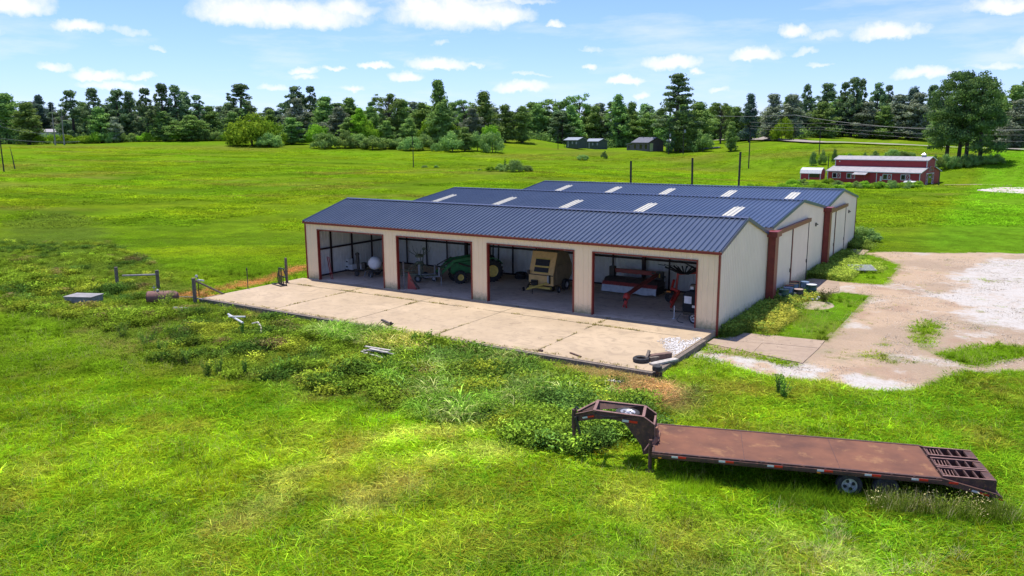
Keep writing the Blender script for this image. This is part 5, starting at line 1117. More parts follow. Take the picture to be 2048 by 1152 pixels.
T=[ # kind, seed, px, depth, top, width px, label
('broad',1,22,300,186,80,'broad dark tree at the far left edge of the wood'),('broad',2,60,285,205,70,'lower broad tree right of the leftmost one, above the pale metal building'),
('dark',3,88,360,190,40,'dark distant pine crown above the pale metal building'),('dark',4,112,370,205,36,'distant dark tree just left of the two dead trunks'),
('pine',1,152,300,182,62,'two-crowned pine right of the dead trunks'),('pine',2,196,295,178,52,'pine with a pointed green top left of the tall pine group'),('broad',3,205,290,215,60,'mid-green broadleaf below the pointed pine'),
('pine',3,243,298,180,54,'pine with separate needle clouds in the left pine row'),('pine',4,268,300,184,44,'slim pine in the left pine row'),('pine',1,300,295,178,46,'pine with round top left of the tallest pair'),
('pine',2,332,290,169,56,'tallest pine of the left pine row'),('pine',3,358,292,172,50,'pine standing directly right of the tallest left pine'),('pine',4,378,300,184,46,'pine on the falling right end of the left pine row'),('pine',1,400,298,191,50,'lower pine at the right end of the left row'),
('broad',4,425,300,212,56,'low broadleaf right of the left pine row'),('oak',1,235,288,235,40,'pale green tree low in front of the left pine row'),('broad',5,330,286,222,60,'dark broadleaf under the tallest left pine'),('broad',1,385,285,230,70,'rounded dark tree at the right foot of the left pine row'),
('pine',2,488,320,170,80,'large round-headed pine behind the bright bushy tree'),('broad',2,470,300,225,50,'dark tree between the left row and bright bushy tree'),('young',1,495,300,195,52,'green conical tree in front of the round-headed pine'),
('pine',3,458,330,212,32,'small distant pine left of the round-headed pine'),('broad',3,545,310,220,44,'low tree right of the round-headed pine'),
('pine',4,597,300,174,62,'dark pine with leaning crown right of the bright bushy tree'),('pine',1,626,302,174,42,'slim pine beside the leaning-crowned one'),('oak',2,598,285,198,56,'pale grey-green tree below the two pines'),('broad',4,585,275,235,60,'green tree right behind the bright bushy tree'),
('broad',5,655,292,193,74,'wide broadleaf tree left of centre in the wood'),('broad',1,702,292,195,62,'rounded broadleaf top left of centre in the wood'),('oak',3,680,280,215,60,'grey-green tree below the rounded top'),('bright',1,722,275,215,44,'light green tree near the hill bushes'),('broad',2,745,290,214,50,'lower broadleaf in the dip of the skyline'),
('sparse',1,780,285,186,60,'thin-topped tree left of the tall broad one'),('broad',3,808,288,200,60,'dark tree with a flat top left of the tall broad one'),('broad',4,845,290,205,60,'dark tree right behind the flat-topped one'),
('broad',5,878,275,160,66,'tall broad dark tree standing high above the middle wood'),('broad',1,884,270,205,60,'lower dark part tree under the tall broad one'),
('sparse',2,930,300,200,40,'thin dark tree right of the tall broad one'),('broad',2,968,295,184,66,'spreading grey-green tree right of centre'),('oak',1,945,285,218,50,'soft grey tree left of the spreading one'),('broad',3,1010,310,210,56,'mid-height tree right of the spreading one'),('broad',4,1045,312,212,50,'low dark tree in the mid-right wood'),
('broad',5,1075,345,208,50,'green rounded tree in the mid-right wood'),('sparse',3,1112,352,192,60,'sparse open tree above the left dark cabin'),('sparse',4,1158,352,188,48,'sparse tall tree right of the open one'),('oak',2,1100,350,225,56,'pale bare-looking tree above the left cabin'),
('broad',1,1235,340,188,56,'dense dark tree above the grey-brown house'),('broad',2,1262,340,205,50,'dark tree right of the dense one'),('broad',3,1190,345,212,50,'grey-green tree between sparse and dense ones'),('broad',4,1295,335,226,60,'low tree left of the big pine'),('broad',5,1330,320,230,50,'low dark tree behind the big pine'),
('broad',1,1395,275,203,80,'broad green tree right of the big pine'),('sparse',1,1440,300,205,44,'thin tree where the skyline dips beside the road'),('pine',2,1448,320,208,26,'small distant pine beside the road dip'),('broad',2,1470,310,214,52,'green tree left of the dense dark pine'),
('dark',1,1497,295,188,44,'dense dark rounded pine above the road junction'),('oak',1,1542,300,190,64,'pale oak right of the dense dark pine'),('oak',2,1580,300,190,60,'second pale oak, nearer the thin pine'),('pine',3,1608,285,170,32,'thin dark pine with a small high crown'),
('pine',4,1650,280,168,62,'dark pine with a dome top left of the tallest right pines'),('pine',1,1683,282,166,44,'pine with stacked crowns between the dome and the tallest'),('pine',2,1700,275,157,50,'tallest pine of the right wood'),('pine',3,1716,278,160,34,'slim pine touching the tallest right one'),
('pine',4,1748,280,167,44,'pine right of the tallest ones'),('pine',1,1768,285,172,34,'small-headed pine left of the pale oaks'),('oak',3,1790,270,190,70,'pale glossy oak left of the big near pines'),('oak',1,1830,265,188,70,'second pale glossy oak left of the big near pines'),('dark',2,1818,290,176,52,'dark dome-topped tree behind the glossy oaks'),('pine',2,1856,292,172,40,'pine just left of the big near pines'),
('oak',2,1730,270,205,60,'grey oak below the slim right pines'),('broad',3,1640,272,205,60,'dark broadleaf below the dome-topped pine'),('broad',4,1765,268,212,60,'dark broadleaf between the right oaks'),
('broad',5,2020,250,170,70,'dark tree right of the big near pines'),('pine',3,2040,255,160,50,'pine at the right edge of the photo'),('oak',3,2030,235,200,80,'pale oak at the right edge of the photo'),('broad',1,1990,255,185,60,'dark tree half behind the big near pines'),
]
for (k,s,px,d,top,w,l) in T:
    if px>1585: d+=34 if px<1870 else 14
    kk='broad' if k=='bright' else k
    o=plant(kk,s,px,d,top,w*(1.38 if k=='pine' else 1.22),l,name='pine_tree' if 'pine' in k else 'tree')
    if k=='bright':
        for ch in o.children:
            if ch.name.startswith('crown'): ch.material_slots[0].link='OBJECT'; ch.material_slots[0].material=FO['bright']
# second rank closing gaps behind: same look, share labels
R2=random.Random(11)
for i in range(122):
    px=-280+i*22+R2.uniform(-10,10); top=R2.uniform(204,226) if px<1500 else R2.uniform(190,210)
    if 1480<px<1560: top=225
    plant(R2.choice(['broad','dark','broad','pine','oak']),R2.choice([1,2,3,4]),px,R2.uniform(338,362),top,R2.uniform(58,84),'tree of the dense second rank filling the far wood','second rank of the far wood')
for i in range(26):
    px=1160+i*36+R2.uniform(-8,8)
    if px<1580: continue
    plant(R2.choice(['broad','dark','broad']),R2.choice([1,2,3,5]),px,R2.uniform(305,325) if px<1860 else R2.uniform(275,285),R2.uniform(208,226),R2.uniform(50,66),'low dark tree along the foot of the right wood','low trees at the foot of the right wood')
# big pine, bright tree, clusters
o=plant('bigpine',1,1352,270,149,98,'very tall big pine with tiered branches beside the utility poles',None,name='pine_tree')
plant('broad',3,1362,265,222,72,'dark broad undergrowth tree around the foot of the big pine','low trees near the houses'); plant('young',2,1338,262,222,36,'light green slender tree in front of the big pine','low trees near the houses')
plant('bush',2,1405,262,258,44,'rounded bush right of the big pine on the track','bushes near the house track',name='bush',cat='bush'); plant('broad',5,1462,255,243,44,'small round tree standing alone by the house track','low trees near the houses'); plant('brightbush',1,1562,290,222,44,'bright rounded tree by the side road','low trees near the houses',name='bush',cat='bush')
o=plant('cluster',1,1925,190,146,150,'big cluster of near pines with four trunks right of the barn',None,name='pine_cluster',rz=-.57)
for k,(px,top,w,l) in enumerate(((505,208,100,'large bright yellow-green bushy tree at the edge of the meadow'),(545,232,58,'right lobe-like bushy tree beside the large bright one'),(475,255,44,'low yellow bush at the left foot of the bright bushy tree'))):
    plant('brightbush',1+k,px,268+k,top,w,l,'bright bushes at the meadow edge',name='bush',cat='bush')
plant('bush',3,538,262,264,52,'dark lower bush at the foot of the bright bushy tree','bright bushes at the meadow edge',name='bush',cat='bush')
# dead trunks
for px,top,l,s_ in ((112,208,'tall pale dead tree, left one of the two snags',1),(130,218,'pale dead tree with broken limbs, right one of the two snags',2)):
    q=at(px,300,272); z=hz(q[0],q[1]); h=at(px,top,272)[2]-z; R=random.Random(s_)
    mb=MB().tube([(0,0,-1),(.1,0,h*.5),(.3*s_,0,h)],[.28,.2,.05],7); o=thing('dead_tree',l,'tree',(q[0],q[1],z),0,'dead snags')
    for i in range(9): t=R.uniform(.35,.95);a=R.uniform(0,6.28);ll=R.uniform(.8,2.6); mb.tube([(.15,0,h*t),(ll*.5*math.cos(a),ll*.5*math.sin(a),h*t+.6),(ll*math.cos(a),ll*math.sin(a),h*t+.5)],[.08,.05,.02],5)
    mb.build('trunk',M['deadwood'],o)
# hill thicket and understory bushes
U=[(650,262,'bush'),(690,262,'bush'),(718,270,'bush'),(745,272,'bush'),(772,276,'bush'),(798,278,'bush'),(822,276,'bush'),(845,268,'bush'),(860,250,'broad'),(905,262,'bush'),(930,258,'broad'),(955,262,'bush'),(985,258,'bush'),(640,245,'brightbush'),(740,236,'brightbush'),(865,235,'brightbush'),(910,240,'brightbush'),(980,245,'brightbush'),(700,240,'broad'),(775,245,'broad'),(820,240,'broad')]
for i,(px,top,k) in enumerate(U):
    plant(k,1+i%4,px,258+ (i%3)*3 if top>250 else 275,top-4,R2.uniform(46,62),'rounded bush of the thicket spilling down the hill hollow' if k!='broad' else 'small tree inside the hillside thicket','thicket in the hill hollow',name='bush' if k!='broad' else 'tree',cat='bush' if k!='broad' else 'tree')
for i in range(22):
    px=205+i*21+R2.uniform(-6,6)
    if 455<px<580: continue
    plant(R2.choice(['brightbush','bush']),R2.choice([1,2,3]),px if px<460 else px+20,287,R2.uniform(258,268),R2.uniform(26,40),'low shrub along the far edge of the left meadow','shrubs along the meadow edge',name='bush',cat='bush')
for i in range(5): plant('brightbush',1+i%3,85+i*24,286,R2.uniform(263,272),34,'low yellow-green shrub under the pale metal building','shrubs under the metal building',name='bush',cat='bush')
for i in range(20):
    px=1010+i*17+R2.uniform(-5,5)
    plant(R2.choice(['young','young','bush','brightbush']),R2.choice([1,2,3]),px,R2.uniform(352,362) if px<1330 else 300,R2.uniform(226,252),R2.uniform(24,36),'young conifer or shrub in the dense green bank behind the houses','green bank behind the houses',name='tree')
# lone bushes in the meadow
LB=[('bush',1,872,256,282,22,'small round bush alone on the slope below the thicket'),('brightbush',2,980,165,330,22,'light green bush at the left end of the meadow clump'),('bush',2,1000,166,326,32,'dark bush second in the meadow clump'),('bush',3,1028,164,318,44,'largest dark bush of the meadow clump'),('bush',1,1052,166,328,28,'bush at the right end of the meadow clump'),('bush',2,958,170,337,12,'tiny brown bush left of the meadow clump'),('young',1,1010,185,313,10,'tiny conifer behind the meadow clump'),
 ('bush',3,848,198,330,16,'brown-green bush right of the lone timber pole'),('bush',1,872,198,329,10,'tiny bush right of the lone pole'),('bush',2,1208,240,300,14,'dark little conifer-shaped bush below the house'),('bush',1,1165,235,307,26,'low dark bush below the right cabin')]
for (k,s,px,d,top,w,l) in LB: plant(k,s,px,d,top,w,l,'bushes in the meadow',name='bush',cat='bush')
for i,(px,top,w) in enumerate(((1628,296,14),(1648,296,20),(1670,295,12),(1700,303,12),(1750,299,22),(1785,297,34),(1805,299,28),(1730,303,16),(1822,304,20))): plant('bush',1+i%3,px,207,top,w,'roadside shrub in the hedge line behind the barn','hedge behind the barn',name='bush',cat='bush')
for i in range(9): plant('bush',1+i%3,1860+i*17,183,306,30,'low dark shrub under the big near pines','shrubs under the big pines',name='bush',cat='bush')
# weeds by the barn
for i in range(15): plant(['brightbush','bush'][i%2 if i%3 else 0],1+i%3,1590+i*18,150 if i>4 else 155,353+ (i%4)*3 if i<5 else 362-(i%3),30,'leafy green shrub in the overgrown strip before the barn','overgrown strip before the barn',name='bush',cat='bush')
for i in range(9): plant('brightbush',1+i%3,1500+i*22,125+i*2,360+(i%3)*4,40,'leafy green shrub in the overgrown strip before the barn','overgrown strip before the barn',name='bush',cat='bush')
plant('bush',2,1818,148,371,16,'small grey-green bush right of the propane tank',None,name='bush',cat='bush')
# distant woodland mass
g=np.random.default_rng(3); bl=[]
for i in range(900):
    px=g.uniform(-400,2500); d=g.uniform(365,520); q=at(px,300,d); z=hz(q[0],q[1]); r=g.uniform(2.5,4.5); bl.append((q[0],q[1],z+g.uniform(0,9),r,r,r*.8))
V,F=leaves(bl,60000,.9,77); tag(npmesh('woodland',V,F,FO['dark']),'dense dark mass of distant woodland behind the tree line','woodland',kind='stuff')
bl=[]
for i in range(1500):
    px=g.uniform(-150,2350)
    if px<600: d=g.uniform(291,305)
    elif px<1000: d=g.uniform(285,305)
    elif px<1400: d=g.uniform(335,350)
    elif px<1590: d=g.uniform(325,345)
    elif px<1860: d=g.uniform(305,330)
    else: d=g.uniform(274,290)
    q=at(px,300,d); z=hz(q[0],q[1]); rr_=g.uniform(1.0,2.6); bl.append((q[0],q[1],z+g.uniform(.2,2.6),rr_,rr_,rr_))
V,F=leaves(bl,90000,.33,78); tag(npmesh('undergrowth',V,F,FO['broad']),'tangled undergrowth closing the foot of the far wood','undergrowth',kind='stuff')
# ------------------------------------------------------------------ grass, weeds and reeds (scattered stuff)
def stuffmat(name,mulc,transl=.35,rough=.7):
    m=bpy.data.materials.new(name); m.use_nodes=True; t=NT(m); t.n.clear()
    out=t.new('ShaderNodeOutputMaterial'); d=t.new('ShaderNodeBsdfDiffuse'); tr=t.new('ShaderNodeBsdfTranslucent'); mx=t.new('ShaderNodeMixShader'); mx.inputs[0].default_value=transl
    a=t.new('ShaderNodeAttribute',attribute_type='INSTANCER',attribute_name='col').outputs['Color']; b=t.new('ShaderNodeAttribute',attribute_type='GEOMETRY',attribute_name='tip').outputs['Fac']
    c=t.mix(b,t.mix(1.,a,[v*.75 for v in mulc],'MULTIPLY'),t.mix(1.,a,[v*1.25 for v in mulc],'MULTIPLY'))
    t.link(c,d.inputs[0]);t.link(c,tr.inputs[0]);t.link(d.outputs[0],mx.inputs[1]);t.link(tr.outputs[0],mx.inputs[2]);t.link(mx.outputs[0],out.inputs[0]); return m
def tuft(seed,n,rad,h,w,lean,droop=.3,segs=2):
    g=np.random.default_rng(seed); V=[];F=[];T=[]
    for i in range(n):
        a=g.uniform(0,2*PI); r=rad*math.sqrt(g.random()); x,y=r*math.cos(a),r*math.sin(a); hh=h*g.uniform(.5,1.1); la=a+g.normal()*.8; l=lean*hh*g.uniform(.3,1.2); fa=g.uniform(0,PI); wx,wy=w*math.cos(fa),w*math.sin(fa); b=len(V)
        for k in range(segs+1):
            t=k/segs; ox=l*t**1.6*math.cos(la);oy=l*t**1.6*math.sin(la); z=hh*(t-droop*t*t*t*lean); ww=(1-t)*.9+.1 if k<segs else .12
            V+=[(x+ox-wx*ww,y+oy-wy*ww,z),(x+ox+wx*ww,y+oy+wy*ww,z)]; T+=[t,t]
        for k in range(segs): F.append((b+2*k,b+2*k+1,b+2*k+3,b+2*k+2))
    return np.array(V),np.array(F),np.array(T)
def herb(seed,n,rad,h,sz):       # broad leaves on short stems
    g=np.random.default_rng(seed); c=np.c_[g.normal(size=(n,2))*rad*.5,h*g.random(n)**.7]; nr=g.normal(size=(n,3))*.55+np.array([0,0,1.]); nr/=np.linalg.norm(nr,axis=1)[:,None]
    a=np.cross(nr,g.normal(size=(n,3)));a/=np.linalg.norm(a,axis=1)[:,None];b=np.cross(nr,a); s=(sz*(.6+.8*g.random(n)))[:,None]
    V=np.stack([c-a*s,c-b*s*.45,c+a*s,c+b*s*.45],1).reshape(-1,3); return V,np.arange(4*n).reshape(n,4),np.repeat(c[:,2]/h,4)
def scatter(name,label,protos,m,X,Y,C,S,zoff=-.02,tiltz=True):
    cl=bpy.data.collections.new(name+'_pieces')
    for i,(V,F,T) in enumerate(protos):
        o=npmesh(name+'_piece',V,F,m,{'tip':('FLOAT',T)}); col.objects.unlink(o); cl.objects.link(o)
    Z=hgt(X,Y)+zoff; me=bpy.data.meshes.new(name); me.vertices.add(len(X)); me.vertices.foreach_set('co',np.c_[X,Y,Z].astype(np.float32).ravel())
    a=me.attributes.new('col','FLOAT_COLOR','POINT'); a.data.foreach_set('color',np.c_[C,np.ones(len(C))].astype(np.float32).ravel())
    a=me.attributes.new('siz','FLOAT','POINT'); a.data.foreach_set('value',S.astype(np.float32))
    o=bpy.data.objects.new(name,me); col.objects.link(o); tag(o,label,name.replace('_',' '),kind='stuff')
    ng=bpy.data.node_groups.new(name,'GeometryNodeTree'); ng.interface.new_socket('Geometry',in_out='INPUT',socket_type='NodeSocketGeometry'); ng.interface.new_socket('Geometry',in_out='OUTPUT',socket_type='NodeSocketGeometry')
    N=ng.nodes; gi=N.new('NodeGroupInput'); go=N.new('NodeGroupOutput'); ip=N.new('GeometryNodeInstanceOnPoints'); ci=N.new('GeometryNodeCollectionInfo'); ci.inputs['Collection'].default_value=cl; ci.inputs['Separate Children'].default_value=True; ci.inputs['Reset Children'].default_value=True
    rv=N.new('FunctionNodeRandomValue'); rv.data_type='FLOAT_VECTOR'; rv.inputs[0].default_value=(-.12,-.12,0); rv.inputs[1].default_value=(.12,.12,6.283)
    na=N.new('GeometryNodeInputNamedAttribute'); na.data_type='FLOAT'; na.inputs['Name'].default_value='siz'
    L_=ng.links.new; L_(gi.outputs[0],ip.inputs['Points']); L_(ci.outputs[0],ip.inputs['Instance']); ip.inputs['Pick Instance'].default_value=True; L_(rv.outputs[0],ip.inputs['Rotation']); L_(na.outputs['Attribute'],ip.inputs['Scale']); L_(ip.outputs[0],go.inputs[0])
    md=o.modifiers.new('scatter','NODES'); md.node_group=ng; return o
def cand(n,dmin,dmax,seed,power=1.,wide=.80):     # candidate places in the viewed wedge, denser close by
    g=np.random.default_rng(seed); a=g.uniform(-wide,wide,n); d=dmin+(dmax-dmin)*g.random(n)**power; hx,hy=math.sin(YAW),math.cos(YAW)
    x=CX+d*(hx+math.cos(YAW)*np.tan(a)); y=CY+d*(hy-math.sin(YAW)*np.tan(a)); return x,y,d
def free(x,y,m=.0):
    ok=~((x>-.62-m)&(x<30.65+m)&(y>-8.78-m)&(y<9.2+m)); ok&=~((x>0)&(x<30.75)&(y>9)&(y<40.4)); ok&=drive_mask(x,y)<-.02
    for P in ([(30.5,-.5),(30.5,-2.3),(35.6,-2.8),(35.6,1.9),(31.4,1.4)],[(31,13.2),(32,13.2),(33.6,16),(33,20.2),(31,20.3)]): ok&=~inpoly(x,y,P)
    return ok
def tr_foot(x,y):
    c_,s_=math.cos(.335),math.sin(.335); u=(x-34.365)*c_+(y+17.925)*s_; v=-(x-34.365)*s_+(y+17.925)*c_; return (u>-.3)&(u<9.9)&(v>-.2)&(v<2.7)
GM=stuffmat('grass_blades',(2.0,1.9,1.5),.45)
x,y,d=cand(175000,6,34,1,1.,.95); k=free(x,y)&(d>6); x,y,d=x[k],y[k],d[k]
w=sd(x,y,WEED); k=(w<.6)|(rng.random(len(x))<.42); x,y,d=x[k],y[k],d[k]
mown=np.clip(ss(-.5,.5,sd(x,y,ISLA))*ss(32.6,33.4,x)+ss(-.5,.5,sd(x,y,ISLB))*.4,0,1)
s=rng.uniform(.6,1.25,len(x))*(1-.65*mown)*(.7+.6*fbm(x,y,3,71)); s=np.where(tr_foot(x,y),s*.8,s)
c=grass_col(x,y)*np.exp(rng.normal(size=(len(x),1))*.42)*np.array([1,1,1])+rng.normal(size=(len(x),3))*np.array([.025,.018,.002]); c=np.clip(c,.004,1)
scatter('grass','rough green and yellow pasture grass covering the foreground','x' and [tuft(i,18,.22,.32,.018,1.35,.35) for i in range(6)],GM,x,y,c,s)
x,y,d=cand(60000,30,95,2,1.0); k=free(x,y); x,y,d=x[k],y[k],d[k]; k=(rng.random(len(x))<np.clip(1.2-d/110,0,1))&~((x>33)&(y>24)&(rng.random(len(x))<.7)); x,y,d=x[k],y[k],d[k]
mown=np.clip(ss(-.5,.5,sd(x,y,ISLA))*ss(32.6,33.4,x)+ss(-.5,.5,sd(x,y,ISLB))*.5+ss(0,4,x-33)*ss(32,38,y),0,1)
s=rng.uniform(.7,1.3,len(x))*(1-.8*mown)*ss(100,60,d)*.8+.12; c=np.clip(grass_col(x,y)*rng.uniform(.85,1.2,(len(x),1)),.004,1)
scatter('meadow_grass','low meadow grass spreading around the metal buildings',[tuft(10+i,34,.60,.24,.028,2.0,.3) for i in range(4)],GM,x,y,c,s)
x,y,d=cand(60000,85,260,12,1.0); k=free(x,y)&(fbm(x,y,8,140)>.45); x,y,d=x[k],y[k],d[k]; c=np.clip(grass_col(x,y)*np.exp(rng.normal(size=(len(x),1))*.20)*.9,.004,1)
scatter('far_meadow_grass','distant meadow grass clumps rolling towards the wood',[tuft(200+i,26,1.1,.28,.07,2.2,.3) for i in range(3)],GM,x,y,c,rng.uniform(.5,1.3,len(x)))
x,y,d=cand(26000,10,48,13,1.0); k=free(x,y)&(fbm(x,y,2.4,141)+rng.random(len(x))*.35>.66); x,y=x[k],y[k]; c=np.tile(np.array([.34,.31,.12]),(len(x),1))*rng.uniform(.5,1.4,(len(x),1))
scatter('seed_heads','thin pale seeding grass stems standing above the pasture',[tuft(210+i,5,.14,.55,.006,.45,.2,3) for i in range(4)],GM,x,y,c,rng.uniform(.5,1.1,len(x)))
x,y,d=cand(9000,10,60,14,1.0); k=free(x,y)&(fbm(x,y,5,142)>.48); x,y=x[k],y[k]; c=grass_col(x,y)*rng.uniform(.35,.9,(len(x),1))
scatter('coarse_grass','darker coarse grass tufts dotted over the pasture',[tuft(220+i,26,.12,.46,.014,.8,.4,3) for i in range(4)],GM,x,y,c,rng.uniform(.4,1.2,len(x)))
g=np.random.default_rng(21); x=g.uniform(31,52,22000); y=g.uniform(-5,36,22000); m_=drive_mask(x,y); k=(m_>-.1)&(m_<.9)&(g.random(22000)<np.exp(-np.maximum(m_,0)*4.5)*.9)|((m_>0)&(fbm(x,y,1.2,151)>.70)); x,y=x[k],y[k]
c=np.tile(np.array([.16,.20,.03]),(len(x),1))*g.uniform(.5,1.5,(len(x),1))
scatter('edge_grass','sparse tufts creeping in from the ragged edges of the drive',[tuft(230+i,12,.10,.15,.010,1.4,.3) for i in range(3)],GM,x,y,np.clip(c,0,1),g.uniform(.4,1.2,len(x)))
def pebble(seed,n,rad):
    g=np.random.default_rng(seed); V=[];F=[]
    for i in range(n):
        c=np.r_[g.normal(size=2)*rad,0]; s=g.uniform(.010,.028); b=len(V)
        V+=[tuple(c+np.array([s*math.cos(k*PI/2+g.uniform(-.3,.3)),s*math.sin(k*PI/2+g.uniform(-.3,.3)),.0])) for k in range(4)]+[tuple(c+np.array([s*.5*math.cos(k*PI/2),s*.5*math.sin(k*PI/2),s*.7])) for k in range(4)]
        F+=[(b+4,b+5,b+6,b+7)]+[(b+k,b+(k+1)%4,b+4+(k+1)%4,b+4+k) for k in range(4)]
    return np.array(V),np.array(F),np.ones(len(V))
x=g.uniform(30.6,52,26000); y=g.uniform(-5,36,26000); m_=drive_mask(x,y); k=(m_>.05)&(fbm(x,y,1.8,152)>.50)&(g.random(len(x))<.6); x,y=x[k],y[k]; c=np.tile(np.array([.30,.26,.21]),(len(x),1))*g.uniform(.3,1.6,(len(x),1))
scatter('loose_stones','loose stones strewn over the gravel drive',[pebble(240+i,10,.22) for i in range(4)],stuffmat('stone_chips',(1,1,1),.0),x,y,np.clip(c,0,1),g.uniform(.5,1.3,len(x)),zoff=.02)
# leafy weeds in the strip below the slab
x,y,d=cand(90000,16,75,3,1.0); w=sd(x,y,WEED)+(fbm(x,y,2.5,81)-.5)*3.5; k=free(x,y,.05)&(w>0)&(fbm(x,y,1.8,82)>.40)&(fbm(x,y,.7,88)>.38); x,y,d=x[k],y[k],d[k]
b1=sd(x,y,BARE); k=(b1<-.1)|(rng.random(len(x))<.10); x,y,d=x[k],y[k],d[k]
k=(dseg(x,y,DIRT)>.8); x,y,d=x[k],y[k],d[k]
base=np.array([.19,.28,.022]); c=np.tile(base,(len(x),1)); c=mixc(c,np.array([.075,.145,.022]),ss(.5,.65,fbm(x,y,3.,83))); c=mixc(c,np.array([.28,.33,.03]),ss(.55,.7,fbm(x,y,2.,84))); c=mixc(c,np.array([.24,.16,.07]),ss(.66,.76,fbm(x,y,1.4,85))*.8)
c=c*np.exp(rng.normal(size=(len(x),1))*.38); s=rng.uniform(.4,1.15,len(x))*(.42+1.6*fbm(x,y,2.2,86)**1.3)
s=np.where((np.hypot(x+2.6,y+10.0)<2.2)|(np.hypot(x+7.1,y+12.6)<2.2),s*.6,s)
s=np.where(y>-9.6,s*.7,s)
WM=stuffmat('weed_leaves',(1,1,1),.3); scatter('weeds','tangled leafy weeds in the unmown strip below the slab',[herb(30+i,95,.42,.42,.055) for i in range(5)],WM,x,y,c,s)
# grass and weeds along the walls, the nearest strip darkened in colour for shade
g=np.random.default_rng(9); n=5200; y=g.uniform(.2,40,n); x=30.55+g.exponential(.55,n)
k=(x<33.2)&~((y>13.1)&(y<20.5))&~((y>33.4)&(y<36.8)); k&=~((y<9)&(x<30.75)&(g.random(n)<.2)); x,y=x[k],y[k]
k=~((y<1.5)&(x>31.3)); x,y=x[k],y[k]; s=g.uniform(.6,1.4,len(x))*np.where((y>38)|((y>9.5)&(y<13)),1.1,1.); c=np.clip(np.tile(np.array([.10,.15,.03]),(len(x),1))*g.uniform(.6,1.6,(len(x),1)),0,1)
x2=g.uniform(30.9,34.2,2600); y2=g.uniform(2,12.8,2600); k=(x2<31.5+2.4*vn(y2,y2*0,3,3))&free(x2,y2); x2,y2=x2[k],y2[k]; c2=np.clip(np.tile(np.array([.24,.25,.05]),(len(x2),1))*g.uniform(.6,1.4,(len(x2),1)),0,1)
x3=g.uniform(31.2,35,1500); y3=g.uniform(20.6,29,1500); k=((x3<33.4)|(y3>25.3)&(g.random(1500)<.2))&free(x3,y3); x3,y3=x3[k],y3[k]; c3=np.clip(np.tile(np.array([.20,.26,.05]),(len(x3),1))*g.uniform(.6,1.4,(len(x3),1)),0,1)
scatter('wall_weeds','grass and weeds growing along the warehouse wall',[tuft(50+i,30,.20,.34,.011,.8) for i in range(3)]+[herb(60+i,40,.3,.45,.06) for i in range(2)],GM,np.r_[x,x2,x3],np.r_[y,y2,y3],np.r_[c,c2,c3],np.r_[s,g.uniform(.6,1.2,len(x2)),g.uniform(.6,1.3,len(x3))])
# tall reeds
x=g.uniform(17.5,31,5200); y=g.uniform(-17.5,-9.2,5200); k=(sd(x,y,REED)+(fbm(x,y,2,91)-.5)*3>0)&(y<-9.3)&(sd(x,y,BARE)<-.3)&(fbm(x,y,1.3,92)>.42)&(g.random(len(x))<.6); x,y=x[k],y[k]
x2=g.uniform(12,19,900); y2=g.uniform(-11.2,-9.2,900); k=fbm(x2,y2,1.1,93)>.45; x2,y2=x2[k],y2[k]; x=np.r_[x,x2];y=np.r_[y,y2]
c=np.tile(np.array([.13,.24,.030]),(len(x),1)); c=mixc(c,np.array([.24,.28,.10]),ss(.5,.8,fbm(x,y,1.6,94))); c=mixc(c,np.array([.08,.13,.04]),ss(.5,.62,fbm(x,y,.9,194))*.7); c=mixc(c,np.array([.42,.36,.10]),ss(1.6,.4,np.hypot((x-17.6)/1.6,y+10.3))*.8); c=mixc(c,np.array([.44,.42,.20]),(g.random(len(x))<.10)*.6); c*=np.exp(g.normal(size=(len(x),1))*.45)
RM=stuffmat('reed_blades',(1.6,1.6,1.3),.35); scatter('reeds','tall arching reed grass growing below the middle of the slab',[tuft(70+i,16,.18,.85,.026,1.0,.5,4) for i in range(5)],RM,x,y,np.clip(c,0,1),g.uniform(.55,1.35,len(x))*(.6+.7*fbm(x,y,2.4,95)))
c_,s_=math.cos(.335),math.sin(.335); u=g.uniform(6.0,9.9,900); v=g.uniform(-.9,-.1,900); k=(u>6.2); u,v=u[k],v[k]; x=34.365+u*c_-v*s_; y=-17.925+u*s_+v*c_
c=np.tile(np.array([.09,.13,.02]),(len(x),1))*g.uniform(.4,1.5,(len(x),1)); c=mixc(c,np.array([.40,.36,.22]),(g.random(len(x))<.12)*1.); k=(g.random(len(x))<.55); x,y,c=x[k],y[k],c[k]
scatter('flowering_weeds','pale-flowered weeds in front of the trailer rear wheel',[tuft(250+i,12,.12,.75,.010,.35,.2,3) for i in range(3)]+[herb(255,26,.25,.75,.035)],GM,x,y,c,g.uniform(.5,1.0,len(x)))
xj=[];yj=[]
for i in range(900):
    if g.random()<.62: a=g.uniform(-.4,30.2); b_=-2.1+g.normal()*.03
    else: a=[6.1,12.2,18.3,24.4][int(g.integers(4))]+g.normal()*.03; b_=g.uniform(-8.4,-.3)
    if vn(a*1.,b_*1.,.9,161)>.55: xj.append(a); yj.append(b_)
for i in range(260): xj.append(g.uniform(0,30)); yj.append(-8.5+abs(g.normal())*.12)
xj=np.array(xj);yj=np.array(yj); c=np.tile(np.array([.17,.16,.05]),(len(xj),1))*g.uniform(.4,1.5,(len(xj),1))
jo=scatter('joint_weeds','small dry weeds sprouting from the joints and edge of the slab',[tuft(260+i,9,.07,.12,.008,1.3,.3) for i in range(3)],GM,xj,yj,np.clip(c,0,1),g.uniform(.4,1.3,len(xj)))
co=np.empty(len(xj)*3,np.float32); jo.data.vertices.foreach_get('co',co); co[2::3]=.002; jo.data.vertices.foreach_set('co',co)
